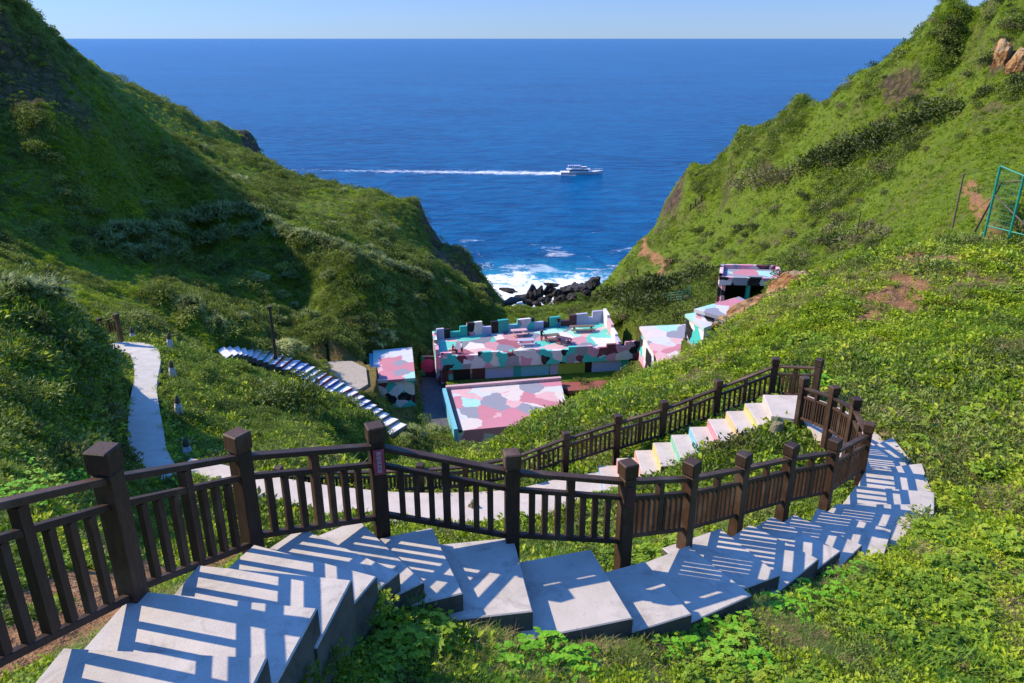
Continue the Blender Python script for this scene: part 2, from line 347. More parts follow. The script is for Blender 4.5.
# under stairs and paths
for q, z in STEPS: c = sum(q, Vector((0, 0))) / 4; cw((c.x, c.y, z - .32))
cw((7.4, 14.8, LANDZ - .3), (6.8, 16.7, LANDZ - .3), (8.7, 15, -8.1), (8.5, 17, -8.4))
for q, z in FLIGHT[::2]: c = sum(q, Vector((0, 0))) / 4; cw((c.x, c.y, z - .2))
for x, a, b in LOWPATH: cw((x, (a + b) / 2, LOWZ - .15), (x, b + 1.6, LOWZ - .95))
for a, b in LEFTPATH: m_ = (a + b) / 2; cw((m_.x, m_.y, m_.z - .12))
# inside the bend and outside the fences
cw((-3.7, 4.2, -4.6), (-3.7, 5.4, -5.1), (-3.3, 6.8, -5.5), (-2.2, 8.3, -6.6), (-.6, 8.4, -6.4), (.9, 8.7, -6.6), (2.0, 9.4, -7.0), (3.0, 10.4, -7.4), (4.2, 11.5, -7.8), (5.3, 12.6, -8.2),
   (0, 10.5, -8.4), (3, 13.6, -9.5), (4.6, 14.3, -9.1), (5.8, 14.4, -8.75), (6.0, 13.3, -8.5), (1, 12.4, -9.5), (-1, 12.4, -9.7), (-3, 11.5, -9.2), (-5, 10.5, -8.4), (-7, 12, -9.0), (-7.4, 14.6, -10.2), (-5, 13.5, -9.9),
   (-8.5, 19.2, -11.2), (6, 19.8, -9.9), (8, 19.5, -9.2), (4, 19.6, -10.4))
# left knoll
cp((0, 291, 20), (-60, 285, 20), (35, 294, 21), (75, 321, 22), (97, 342, 22.5), (118, 372, 21.5), (0, 350, 17), (0, 420, 13.5), (60, 400, 16.5), (60, 450, 14.5), (0, 480, 10.5), (40, 500, 9.5), (100, 470, 15), (112, 425, 17.8), (-80, 400, 13))
cw((-17, 26.5, -12.8), (-20, 27, -12.6), (-14.9, 27.2, -12.3))
# mid knoll right of the left path
cp((175, 350, 31), (180, 380, 26.5), (182, 415, 23), (178, 445, 20.5), (220, 365, 33), (250, 372, 34), (300, 385, 34), (345, 402, 34), (380, 425, 33), (300, 420, 27), (240, 410, 26), (230, 440, 22), (330, 445, 23))
for u, v, Y in ((220, 364, 35), (250, 370, 36), (300, 384, 36), (345, 401, 36), (385, 428, 35)):
    a = atY(u, v, Y); cw((a.x * 1.12, a.y * 1.12, a.z * 1.12 - 3.4), (a.x * 1.5, a.y * 1.5, a.z * 1.5 - 6))
# valley: painted stairs, slab, building pads
for v3 in VST[::2]: cw((v3.x, v3.y, v3.z - .25), (v3.x - 1.3, v3.y - 3, v3.z - 1.0))
cp((350, 372, 80), (300, 352, 83), (230, 347, 76), (200, 347, 60), (362, 362, 88), (340, 385, 74), (330, 345, 86), (180, 338, 50))
cw((-8, 72, -41), (-14, 84, -42), (-9, 90, -42.6), (-2, 80, -42.6), (6, 84, -42.4), (10, 92, -42.4), (0, 100, -42.4), (14, 86, -41), (4, 66, -38), (-4, 62, -37.5))
# left hill
cp((430, 323, 108), (350, 330, 93), (300, 320, 95), (275, 336, 88), (200, 325, 76), (200, 300, 85), (200, 250, 106), (150, 290, 80), (100, 250, 92), (100, 300, 60), (100, 328, 39), (0, 250, 72), (0, 278, 46), (-80, 270, 52), (0, 200, 86),
   (100, 200, 99), (0, 100, 102), (100, 140, 106), (150, 200, 106), (30, 60, 110), (50, 120, 101), (350, 265, 103), (300, 262, 104), (400, 300, 106), (450, 302, 122), (480, 308, 128), (250, 280, 100), (300, 298, 101))
cp((0, 10, 110), (30, 26, 114), (56, 48, 117), (77, 66, 118), (125, 114, 117), (165, 150, 115), (205, 186, 114), (250, 205, 117), (300, 222, 117), (350, 242, 117), (400, 266, 119), (430, 274, 121), (470, 292, 130))
cp((64, 53, 165), (130, 85, 180), (170, 106, 200), (215, 124, 225), (240, 132, 236), (254, 137, 241), (261, 150, 243), (264, 166, 243), (268, 176, 186), (300, 186, 180), (340, 194, 168), (380, 197, 161), (413, 199, 156), (421, 204, 156), (427, 228, 155), (434, 248, 153), (462, 252, 158), (485, 280, 160), (505, 304, 166))
cp((150, 125, 145), (200, 160, 145), (250, 185, 145), (300, 202, 142), (350, 208, 142), (400, 220, 143), (410, 240, 138), (100, 88, 140), (150, 105, 165), (200, 135, 180), (250, 160, 185), (445, 262, 140))
for u, v, Y in ((64, 53, 165), (130, 85, 180), (170, 106, 200), (215, 127, 225), (250, 141, 240), (262, 161, 242)):
    a = atY(u, v, Y); cw((a.x - 15, a.y + 6, a.z - 18), (a.x - 40, a.y + 14, -60))
for u, v, Y in ((280, 168, 180), (300, 170, 180), (340, 178, 168), (380, 184, 162), (415, 190, 156)):
    a = atY(u, v, Y); cw((a.x * 1.06, a.y * 1.06, a.z - 16), (a.x * 1.13, a.y * 1.13, -61))
cw((-75, 262, -62), (-60, 235, -62), (-16.5, 163, -40), (-13, 168, -60), (-10, 176, -62), (0, 172, -59.5), (8, 168, -59), (20, 182, -61), (-9, 166, -58.6))
cw((-95, 95, 22), (-78, 82, 4), (-64, 62, -3), (-47, 42, -5), (-62, 30, 4), (-100, 60, 14), (-120, 120, 20), (-100, 150, 8), (-30, 22, -6), (-28, 10, 0), (-50, 5, 8), (-120, 0, 25))
# shore
cw((2, 135, -46.8), (-5, 145, -50), (6, 150, -51.6), (14, 140, -47.5), (14, 156, -51.5), (0, 156, -53.8), (3, 163, -56), (9, 169, -58), (-6, 125, -49), (8, 118, -46.5), (20, 150, -54))
# right hill
cp((950, 0, 112), (1024, -45, 106), (930, 20, 118), (910, 40, 124), (860, 74, 132), (800, 95, 140), (740, 130, 152), (690, 165, 165), (668, 195, 172), (664, 216, 168), (640, 240, 168), (620, 264, 168), (600, 286, 166), (590, 296, 160))
for u, v, Y in ((950, 0, 112), (910, 40, 124), (860, 74, 132), (800, 95, 140), (740, 130, 152), (690, 165, 165), (668, 195, 172)):
    a = atY(u, v, Y); cw((a.x + 15, a.y + 7, a.z - 16), (a.x + 38, a.y + 16, min(a.z - 40, -48)))
for u, v, Y in ((640, 240, 168), (620, 264, 168), (600, 286, 166)):
    a = atY(u, v, Y); cw((a.x + 3, a.y + 12, a.z - 9), (a.x + 3, a.y + 22, -61))
cp((650, 300, 106), (610, 318, 112), (650, 318, 100), (700, 270, 114), (715, 300, 92), (690, 318, 92), (780, 255, 97), (850, 230, 86), (900, 200, 82), (950, 215, 62), (1000, 205, 54), (1024, 150, 76), (1024, 60, 90), (950, 100, 97), (900, 130, 103),
   (850, 170, 107), (780, 180, 125), (800, 140, 131), (720, 200, 146), (700, 240, 140), (650, 250, 152), (630, 270, 150), (620, 292, 138), (1100, 150, 70), (1100, 60, 85), (1000, 20, 98), (960, 60, 106), (880, 250, 66), (830, 270, 72), (790, 280, 78), (760, 296, 80))
cw((60, 30, 2), (90, 60, 12), (120, 120, 20), (60, 8, 8), (28, 26, -6.5), (20, 5, -1))
# around and behind the camera
for a in range(-180, 180, 24):
    for r_, z_ in ((.9, -1.85), (3, None), (8, None), (30, None), (110, None)):
        t = R(a); x, y = r_ * math.sin(t), r_ * math.cos(t)
        if z_ is None:
            if r_ == 3: z_ = -2.6 - .62 * y if abs(a) < 100 else -1.7 - .3 * y
            elif abs(a) < (62 if r_ > 20 else 92): continue
            else: z_ = -1.8 - .42 * y + .02 * abs(x)
        cw((x, y, z_))
# open sea bed
for t in range(-60, 61, 8):
    for r_ in (300, 440): cw((r_ * math.sin(R(t)), r_ * math.cos(R(t)), -66))
for x in (-12, 5, 22): cw((x, 200, -64))
CP = np.array(CP)
SC = 2.4
def lp(x, y): return np.arctan2(x, y), np.log(np.hypot(x, y))
ct, cl = lp(CP[:, 0], CP[:, 1]); ce = CP[:, 2] / np.hypot(CP[:, 0], CP[:, 1])
ctx = np.concatenate([ct, ct - 2 * np.pi, ct + 2 * np.pi]); clx = np.tile(cl, 3); cex = np.tile(ce, 3)
keep = np.abs(ctx) < np.pi + .6; ctx, clx, cex = ctx[keep], clx[keep], cex[keep]
KC = 0.02
def kern(t, l): return -np.sqrt(((t[:, None] - ctx) * SC) ** 2 + (l[:, None] - clx) ** 2 + KC ** 2)
n = len(ctx); A = np.zeros((n + 1, n + 1)); A[:n, :n] = kern(ctx, clx) + np.eye(n) * 0.0012; A[:n, n] = 1; A[n, :n] = 1
wts = np.linalg.solve(A, np.append(cex, 0))
TH = np.concatenate([np.linspace(-180, -46, 90, endpoint=False), np.linspace(-46, 46, 940, endpoint=False), np.linspace(46, 180, 91)]) * math.pi / 180
LR = np.linspace(math.log(.7), math.log(460), 620)
TG, LG = np.meshgrid(TH, LR, indexing='ij')
EG = np.empty(TG.size); tf, lf = TG.ravel(), LG.ravel()
for i in range(0, TG.size, 20000): EG[i:i + 20000] = kern(tf[i:i + 20000], lf[i:i + 20000]) @ wts[:n] + wts[n]
RG = np.exp(LG); ZG = EG.reshape(TG.shape) * RG
ZG[-1] = ZG[0]
XG, YG = RG * np.sin(TG), RG * np.cos(TG)
# bumpy surface: shrubs and hummocks whose size follows the kind of place
def smooth(a, b, x): t = np.clip((x - a) / (b - a), 0, 1); return t * t * (3 - 2 * t)
far = smooth(25, 70, RG); onland = smooth(SEA - 1, SEA + 6, ZG)
bumpy = (fbm(XG / 7, YG / 7, 3, 5) - .5) * 3.4 + (np.abs(fbm(XG / 2.6, YG / 2.6, 11, 4) - .5)) * 2.6
rough_l = (fbm(XG / 1.5, YG / 1.5, 5, 4) - .5) * .55
hill = far * onland * smooth(95, 120, YG + np.abs(XG - 2) * 1.6)
ZG = ZG + bumpy * hill * .5 + rough_l * onland * smooth(4, 12, RG) * (.45 + .55 * smooth(20, 30, RG)) + (np.abs(fbm(XG / .9, YG / .9, 15, 3) - .5) * 2 - .25) * .22 * onland * smooth(7, 14, RG)
# carve beds for whatever is built
def inpoly(x, y, poly, grow=0.0):
    cx = sum(p[0] for p in poly) / len(poly); cy = sum(p[1] for p in poly) / len(poly)
    pts = []
    for p in poly:
        d = math.hypot(p[0] - cx, p[1] - cy) or 1; pts.append((p[0] + (p[0] - cx) / d * grow, p[1] + (p[1] - cy) / d * grow))
    ins = np.zeros(x.shape, bool)
    for (ax, ay), (bx_, by) in zip(pts, pts[1:] + pts[:1]):
        if ay == by: continue
        ins ^= ((ay > y) != (by > y)) & (x < (bx_ - ax) * (y - ay) / (by - ay) + ax)
    return ins
BEDS = []        # (polygon, top z) of stairs and paths
for q, z in STEPS + FLIGHT: BEDS.append(([tuple(p) for p in q], z))
BEDS.append(([tuple(p) for p in LAND], LANDZ))
for (x0, a0, b0), (x1, a1, b1) in zip(LOWPATH, LOWPATH[1:]): BEDS.append(([(x0, a0), (x0, b0), (x1, b1), (x1, a1)], LOWZ))
for (a, b), (c, d) in zip(LEFTPATH, LEFTPATH[1:]): BEDS.append(([(a.x, a.y), (b.x, b.y), (d.x, d.y), (c.x, c.y)], min(a.z, c.z)))
for a, b in zip(VST, VST[1:]):
    w_ = Vector((.6, .8)); a2, b2 = a.to_2d(), b.to_2d()
    BEDS.append(([tuple(a2 - w_), tuple(a2 + w_), tuple(b2 + w_), tuple(b2 - w_)], min(a.z, b.z) - .1))
NOVEG = np.zeros(TG.shape, bool)
for poly, z in BEDS:
    xs = [p[0] for p in poly]; ys = [p[1] for p in poly]; mg = 1.0
    box = (XG > min(xs) - mg) & (XG < max(xs) + mg) & (YG > min(ys) - mg) & (YG < max(ys) + mg)
    idx = np.where(box)
    g = .22 if z > -30 else .8
    i1 = inpoly(XG[idx], YG[idx], poly, g)
    ZG[idx] = np.where(i1, np.minimum(ZG[idx], z - .13), ZG[idx])
    NOVEG[idx] |= inpoly(XG[idx], YG[idx], poly, .10 if z > -9.5 else .34 if z > -30 else .7)
PADS = []
def pad(poly, z, grow=.6):
    i = inpoly(XG, YG, poly, grow); ZG[i] = z; NOVEG[i] = True; PADS.append(poly)
def zt(x, y):
    """terrain height at a world point"""
    t = math.atan2(x, y); l = math.log(max(math.hypot(x, y), .71)); i = int(np.clip(np.searchsorted(TH, t) - 1, 0, len(TH) - 2)); k = (l - LR[0]) / (LR[1] - LR[0]); j = int(np.clip(k, 0, len(LR) - 2))
    a = (t - TH[i]) / (TH[i + 1] - TH[i]); b = k - j
    return float((ZG[i, j] * (1 - a) + ZG[i + 1, j] * a) * (1 - b) + (ZG[i, j + 1] * (1 - a) + ZG[i + 1, j + 1] * a) * b)
def hit(u, v, rmin=2.0):
    """where the sight line of a photo point first meets the ground"""
    x, dy, dz = ray(u, v); t = math.atan2(x, dy); e = dz / math.hypot(x, dy)
    r_ = rmin
    while r_ < 450:
        X, Y = r_ * math.sin(t), r_ * math.cos(t); z = zt(X, Y)
        if z >= e * r_: return Vector((X, Y, z))
        r_ *= 1.004
    return Vector((X, Y, z))

# ------------------------------------------------------------------ building pads
GZ = -41.8
T_BL, T_BR, T_FR, T_FL = Vector((-10.4, 99)), Vector((13.2, 106)), Vector((14.1, 95.6)), Vector((-9.3, 92.1))
pad([T_FL + Vector((-.5, -3)), T_FR + Vector((4.5, -3)), T_BR + Vector((3, 1)), T_BL + Vector((-1, 1))], GZ, 0)
RF = [atz(446, 389, -41).to_2d(), Vector((6.3, 90.6)), Vector((6.6, 79.3)), atz(457.6, 431, -41).to_2d()]
pad([RF[0] + Vector((-.2, .5)), RF[1] + Vector((1, .2)), RF[2] + Vector((1, -1.5)), RF[3] + Vector((-.2, -1.5))], -43.4, 0)
PASS = [atz(417, 372, -42.6), atz(440, 374, -42.6), atz(447, 395, -42.6), atz(458, 433, -42.6), atz(425, 433, -42.6)]
pad([p.to_2d() for p in PASS], -42.75, .3)
LB = [atz(374, 351, -38).to_2d(), atz(411, 348, -38).to_2d(), atz(414, 377, -38).to_2d(), atz(375, 380, -38).to_2d()]
pad([LB[0] + Vector((-1.3, 1.0)), LB[1], LB[2] + Vector((0, -1)), LB[3] + Vector((-1.3, -1))], -41.9, .3)
SLAB = [atz(u, v, -36.6).to_2d() for u, v in ((316, 365), (332, 361), (352, 361), (366, 368), (368, 384), (356, 391), (343, 385))]
pad(SLAB, -36.9, 1.6)
AB = [atz(641, 327, -32).to_2d(), atz(690, 324.5, -32).to_2d(), atz(706, 346, -32).to_2d(), atz(661, 361, -32).to_2d()]
pad([p + Vector((-.3, -.3)) for p in AB], -36.2, .5)
B1 = [atz(694, 309, -26.3).to_2d(), atz(739, 296.5, -26.3).to_2d(), atz(752, 303, -26.3).to_2d(), atz(722, 317, -26.3).to_2d()]
B2 = [atz(685, 314, -27.3).to_2d(), atz(714, 309.5, -27.3).to_2d(), atz(728, 319, -27.3).to_2d(), atz(704, 328, -27.3).to_2d()]
pad(B1, -29.4, .5); pad(B2, -30.2, .5)
SH = [atz(722, 266, -25).to_2d(), atz(777, 267, -25).to_2d(), atz(781, 276.5, -25).to_2d(), atz(721, 275, -25).to_2d()]
pad([SH[0], SH[1], SH[2] + Vector((0, -3)), SH[3] + Vector((0, -3))], -28.6, .3)

# ------------------------------------------------------------------ ground mesh
nT, nL = TG.shape
co = np.stack([XG, YG, ZG], -1).reshape(-1, 3)
ii, jj = np.meshgrid(np.arange(nT - 1), np.arange(nL - 1), indexing='ij')
q = np.stack([ii * nL + jj, ii * nL + jj + 1, (ii + 1) * nL + jj + 1, (ii + 1) * nL + jj], -1).reshape(-1, 4)[:, ::-1]
me = bpy.data.meshes.new('ground')
me.vertices.add(len(co)); me.vertices.foreach_set('co', co.ravel())
me.loops.add(q.size); me.loops.foreach_set('vertex_index', q.ravel().astype(np.int32))
me.polygons.add(len(q)); me.polygons.foreach_set('loop_start', np.arange(0, q.size, 4, dtype=np.int32)); me.polygons.foreach_set('loop_total', np.full(len(q), 4, np.int32))
me.update(); me.validate()
nrm = np.empty(len(co) * 3); me.vertex_normals.foreach_get('vector', nrm); nrm = nrm.reshape(nT, nL, 3)
if nrm[nT // 2, nL // 2, 2] < 0: me.flip_normals(); nrm = -nrm
me.polygons.foreach_set('use_smooth', np.ones(len(q), bool))
wob = fbm(XG / 3, YG / 3, 21, 4) - .5
ROCK = (1 - smooth(.26, .44, nrm[..., 2] + wob * .3)) * smooth(60, 100, RG)
ROCK = np.maximum(ROCK, 1 - smooth(-55.5, -52.5, ZG + wob * 5))
SOIL = np.zeros_like(ROCK); DARK = np.zeros_like(ROCK)
def patch(arr, u, v, rx, ry=None, k=1.0, rmin=2.0):
    p = hit(u, v, rmin); ry = ry or rx
    d = np.sqrt(((XG - p.x) / rx) ** 2 + ((YG - p.y) / ry) ** 2) + (fbm(XG / rx * 1.3, YG / ry * 1.3, 31, 4) - .5) * 1.6
    np.maximum(arr, k * (1 - smooth(.65, 1.05, d)), out=arr)
def trail(arr, pts, w, rmin, k=1.0):
    ps = [hit(u, v, rmin) for u, v in pts]
    for a, b in zip(ps, ps[1:]):
        d = (b - a).to_2d(); L2 = max(d.length_squared, 1e-6)
        t = np.clip(((XG - a.x) * d.x + (YG - a.y) * d.y) / L2, 0, 1)
        dist = np.hypot(XG - a.x - t * d.x, YG - a.y - t * d.y) + wob * w
        np.maximum(arr, k * (1 - smooth(w * .6, w * 1.2, dist)), out=arr)
for a_ in ((908, 82, 1.9, 7, .9), (1008, 58, 1.6, 4, .9), (985, 62, .8, 2, .8), (671, 205, 3.5, 8, 1.0), (880, 128, .8, 4, .6), (760, 165, 1, 5, .6), (700, 205, .8, 3, .6), (8, 60, 8, 6, .8), (50, 62, 4, 3, .7), (425, 205, 3, 6, .9), (428, 230, 4, 9, .9), (450, 262, 5, 7, .8), (475, 285, 5, 6, .9), (255, 152, 8, 8, .9), (990, 110, 1, 3, .6)): patch(ROCK, *a_, rmin=55)
for a_ in ((898, 300, 1.25, 1.2), (920, 262, 1.3, 1.2), (908, 283, .8, 1.2), (870, 320, .8, .6), (960, 270, 1.2, 2.2, .5), (990, 245, 1.5, 1.2, .7), (800, 283, 1.6, 1.0), (760, 305, 2.0, .8), (455, 628, .28, .1), (735, 610, .22, .1), (650, 470, .3, .3), (905, 500, .35, .3), (925, 625, .35, .2, .8), (60, 590, .35, .8), (120, 640, .3, .3), (20, 640, .4, .6), (400, 395, 3, 5, .6)): patch(SOIL, *a_)
for a_ in ((350, 373, 5, 8, .5), (405, 395, 2.5, 4, .9), (400, 415, 2.5, 4, .8)): patch(SOIL, *a_, rmin=55)
trail(SOIL, [(-20, 672), (40, 642), (90, 618), (130, 590), (180, 572), (235, 552)], .42, 2)
trail(SOIL, [(645, 238), (643, 252), (655, 258), (668, 262), (660, 275), (655, 283)], .9, 60)
trail(SOIL, [(970, 185), (975, 200), (985, 215)], .5, 45)
trail(ROCK, [(757, 213), (735, 235), (715, 250)], .7, 60, .5)
for a_ in ((700, 235, 14, 8, .6),): patch(DARK, *a_, rmin=60)
att = me.color_attributes.new('cover', 'FLOAT_COLOR', 'POINT')
att.data.foreach_set('color', np.stack([ROCK, SOIL, DARK, np.ones_like(ROCK)], -1).reshape(-1))

m, nt, b = mat('hillside_ground'); p = gpos(nt)
ca = N(nt, 'VertexColor', layer_name='cover'); sp = N(nt, 'SeparateColor'); nt.links.new(ca.outputs[0], sp.inputs[0])
n1 = noise(nt, p, 0.09, 5, 0.65); n2 = noise(nt, p, 0.9, 6, 0.7); n3 = noise(nt, p, 5.0, 5, 0.7); n0 = noise(nt, p, 0.022, 3, .5)
g1 = ramp(nt, n2, [(0.30, (0.034, 0.052, 0.007)), (0.46, (0.085, 0.130, 0.010)), (0.64, (0.165, 0.225, 0.017)), (0.8, (0.21, 0.24, 0.032))])
g2 = ramp(nt, n3, [(0.30, (0.034, 0.052, 0.008)), (0.50, (0.090, 0.140, 0.010)), (0.72, (0.175, 0.225, 0.020))])
gg = mixc(nt, 0.5, g1, g2)
gg = mixc(nt, ramp(nt, n1, [(0.50, (0, 0, 0)), (0.64, (0.55, 0.55, 0.55))]), gg, (0.10, 0.085, 0.030))
rk = ramp(nt, n2, [(0.30, (0.022, 0.015, 0.011)), (0.5, (0.085, 0.055, 0.036)), (0.75, (0.20, 0.125, 0.075))])
vr = N(nt, 'TexVoronoi', feature='DISTANCE_TO_EDGE'); vr.inputs['Scale'].default_value = .55; nt.links.new(p, vr.inputs['Vector'])
rk = mixc(nt, 1.0, rk, ramp(nt, vr.outputs['Distance'], [(0.0, (.35, .35, .35)), (0.12, (1, 1, 1))]), 'MULTIPLY')
zsep = N(nt, 'SeparateXYZ'); nt.links.new(p, zsep.inputs[0])
shore = math_(nt, 'MULTIPLY', math_(nt, 'ADD', zsep.outputs[2], 46.0), -0.1, True)
rk = mixc(nt, shore, rk, mixc(nt, 1.0, rk, (0.45, 0.42, 0.40), 'MULTIPLY'))
soilc = ramp(nt, n3, [(0.3, (0.14, 0.065, 0.028)), (0.55, (0.30, 0.155, 0.07)), (0.8, (0.42, 0.27, 0.14))])
c = mixc(nt, sp.outputs[0], gg, rk); c = mixc(nt, sp.outputs[1], c, soilc)
nt.links.new(c, b.inputs['Base Color']); b.inputs['Roughness'].default_value = 0.9; b.inputs['Specular IOR Level'].default_value = 0.15
bump(nt, b, math_(nt, 'ADD', n2, math_(nt, 'MULTIPLY', n3, .35)), 0.9, 0.5)
me.materials.append(m)
ground = bpy.data.objects.new('ground', me); COL.objects.link(ground); struct(ground)

# ------------------------------------------------------------------ sea
m, nt, b = mat('sea_water'); p = gpos(nt)
sx = N(nt, 'SeparateXYZ'); nt.links.new(p, sx.inputs[0]); X_, Y_ = sx.outputs[0], sx.outputs[1]
mp = N(nt, 'Mapping'); mp.inputs['Scale'].default_value = (0.55, 1.0, 1.0); mp.inputs['Rotation'].default_value = (0, 0, 0.25); nt.links.new(p, mp.inputs[0])
wa = noise(nt, mp.outputs[0], 0.16, 5, 0.62, 0.4); wb = noise(nt, mp.outputs[0], 0.9, 4, 0.6); wc = noise(nt, mp.outputs[0], 0.012, 4, 0.6)
h = math_(nt, 'ADD', wa, math_(nt, 'MULTIPLY', wb, .25))
deep = ramp(nt, wc, [(0.3, (0.0003, 0.034, 0.118)), (0.7, (0.0006, 0.068, 0.190))])
deep = mixc(nt, math_(nt, 'MULTIPLY', ramp(nt, wa, [(0.38, (0, 0, 0)), (0.64, (1, 1, 1))]), .62), deep, (0.001, 0.118, 0.28))
# distance from the surf centre
def ell(cx, cy, rx, ry):
    dx = math_(nt, 'DIVIDE', math_(nt, 'SUBTRACT', X_, cx), rx); dy = math_(nt, 'DIVIDE', math_(nt, 'SUBTRACT', Y_, cy), ry)
    return math_(nt, 'SQRT', math_(nt, 'ADD', math_(nt, 'MULTIPLY', dx, dx), math_(nt, 'MULTIPLY', dy, dy)))
fo = noise(nt, p, 0.10, 8, 0.68, 1.2); fo2 = noise(nt, p, 0.5, 6, 0.7, 0.8)
e1 = ell(8.0, 172.0, 56.0, 46.0)
turq = math_(nt, 'SUBTRACT', 1.35, math_(nt, 'ADD', e1, math_(nt, 'MULTIPLY', fo, .9)), True)
c = mixc(nt, ramp(nt, turq, [(0.0, (0, 0, 0)), (0.5, (.85, .85, .85))]), deep, (0.02, 0.27, 0.42))
surf = math_(nt, 'SUBTRACT', math_(nt, 'ADD', fo, math_(nt, 'MULTIPLY', fo2, .35)), math_(nt, 'MULTIPLY', ell(8.0, 166.0, 54.0, 37.0), .52))
surf = ramp(nt, surf, [(0.22, (0, 0, 0)), (0.36, (1, 1, 1))])
# faint streaks of foam further out
st = math_(nt, 'SUBTRACT', math_(nt, 'ADD', noise(nt, mp.outputs[0], 0.05, 7, 0.7, 1.5), math_(nt, 'MULTIPLY', fo2, .18)), math_(nt, 'MULTIPLY', ell(-5.0, 200.0, 75.0, 45.0), .16))
st = math_(nt, 'MULTIPLY', ramp(nt, st, [(0.59, (0, 0, 0)), (0.66, (1, 1, 1))]), .4)
foam = math_(nt, 'MAXIMUM', surf, st)
# wake of the boat, trailing to the left
BOAT = atz(572, 173.5, SEA)
wx = math_(nt, 'SUBTRACT', BOAT.x + 1.5, X_)                     # distance behind the boat
wy = math_(nt, 'SUBTRACT', math_(nt, 'SUBTRACT', Y_, BOAT.y), math_(nt, 'MULTIPLY', wx, .075))
half = math_(nt, 'ADD', 4.5, math_(nt, 'MULTIPLY', wx, .06))
rel = math_(nt, 'DIVIDE', math_(nt, 'ABSOLUTE', wy), half)
wk = math_(nt, 'ADD', math_(nt, 'SUBTRACT', 1.25, rel), math_(nt, 'MULTIPLY', math_(nt, 'SUBTRACT', noise(nt, p, 0.20, 8, .8, 1.5), .5), 4.2))
wk = math_(nt, 'SUBTRACT', wk, math_(nt, 'MULTIPLY', wx, .0095))
wk = math_(nt, 'MULTIPLY', wk, math_(nt, 'GREATER_THAN', wx, 0.0), True)
foam = math_(nt, 'MAXIMUM', foam, ramp(nt, wk, [(0.05, (0, 0, 0)), (1.1, (.85, .85, .85))]))
c = mixc(nt, foam, c, (0.80, 0.83, 0.86))
nt.links.new(c, b.inputs['Base Color'])
nt.links.new(math_(nt, 'ADD', .22, math_(nt, 'MULTIPLY', foam, .6)), b.inputs['Roughness'])
b.inputs['IOR'].default_value = 1.33; b.inputs['Specular IOR Level'].default_value = 0.035
bump(nt, b, h, 1.0, 2.2)
bm = bmesh.new()
g_ = [-3000, -600, -200, 0, 200, 600, 3000]
vs = [bm.verts.new((x, y, SEA)) for x, y in ((-90000, 20), (90000, 20), (90000, 120000), (-90000, 120000))]; bm.faces.new(vs)
struct(obj('sea', bm, m))

# ------------------------------------------------------------------ stairs and paths
def staircase(name, label, cat, steps, m, depth, loc, child='step', risers=None):
    t = empty(name, loc, label, cat)
    for k, (qd, z) in enumerate(steps):
        bm = bmesh.new(); prism(bm, [tuple(p) for p in qd], z - depth, z, bev=.012)
        bm.normal_update()
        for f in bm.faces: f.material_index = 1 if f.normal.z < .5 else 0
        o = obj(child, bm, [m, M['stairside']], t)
        if risers and risers[k] is not None:
            (a, b_), mt_, hgt, off = risers[k]
            a, b_ = Vector(a), Vector(b_); d = (b_ - a).normalized(); n_ = Vector((d.y, -d.x)) * off
            bm = bmesh.new(); beam(bm, (*(a + n_ + d * .01), z - hgt / 2 - .016), (*(b_ + n_ - d * .01), z - hgt / 2 - .016), .012, hgt)
            obj('riser', bm, mt_, o)
    return t
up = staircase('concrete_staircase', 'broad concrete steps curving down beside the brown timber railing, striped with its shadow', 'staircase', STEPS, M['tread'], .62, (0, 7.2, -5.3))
bm = bmesh.new(); prism(bm, [tuple(p) for p in LAND], LANDZ - .75, LANDZ, bev=.015); obj('landing', bm, M['tread2'], up)
RC = [(0.60, 0.52, 0.10), (0.66, 0.42, 0.12), (0.66, 0.18, 0.26), (0.10, 0.48, 0.66), (0.12, 0.50, 0.30), (0.66, 0.52, 0.08), (0.64, 0.26, 0.18), (0.60, 0.16, 0.20), (0.14, 0.36, 0.62)]
RM = [m_flat('riser_paint', tuple((.78 * x + .22 * .58) for x in c_), .7) for c_ in RC]
ris = []
for k, (qd, z) in enumerate(FLIGHT): ris.append(((qd[0], qd[3]), RM[k], .185, -.008))
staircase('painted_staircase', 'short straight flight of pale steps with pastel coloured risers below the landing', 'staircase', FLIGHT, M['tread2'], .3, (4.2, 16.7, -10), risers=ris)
def ribbon(name, L, Rr, m, th=.12):
    bm = bmesh.new(); n_ = len(L)
    tl = [bm.verts.new(p) for p in L]; tr = [bm.verts.new(p) for p in Rr]
    bl = [bm.verts.new(Vector(p) - Vector((0, 0, th))) for p in L]; br = [bm.verts.new(Vector(p) - Vector((0, 0, th))) for p in Rr]
    for i in range(n_ - 1):
        bm.faces.new((tl[i], tl[i + 1], tr[i + 1], tr[i])); bm.faces.new((tl[i], bl[i], bl[i + 1], tl[i + 1])); bm.faces.new((tr[i], tr[i + 1], br[i + 1], br[i]))
    bm.faces.new((tl[0], tr[0], br[0], bl[0])); bm.faces.new((tl[-1], bl[-1], br[-1], tr[-1]))
    return struct(obj(name, bm, m))
def dense(pts, k=5):
    out = []
    for i in range(len(pts) - 1):
        p0, p1, p2, p3 = pts[max(i - 1, 0)], pts[i], pts[i + 1], pts[min(i + 2, len(pts) - 1)]
        for j in range(k):
            t = j / k; out.append(0.5 * ((2 * p1) + (p2 - p0) * t + (2 * p0 - 5 * p1 + 4 * p2 - p3) * t * t + (3 * p1 - p0 - 3 * p2 + p3) * t ** 3))
    return out + [pts[-1]]
ribbon('path', dense([Vector((x, b_, LOWZ)) for x, a_, b_ in LOWPATH]), dense([Vector((x, a_, LOWZ)) for x, a_, b_ in LOWPATH]), M['tread2'], .2)
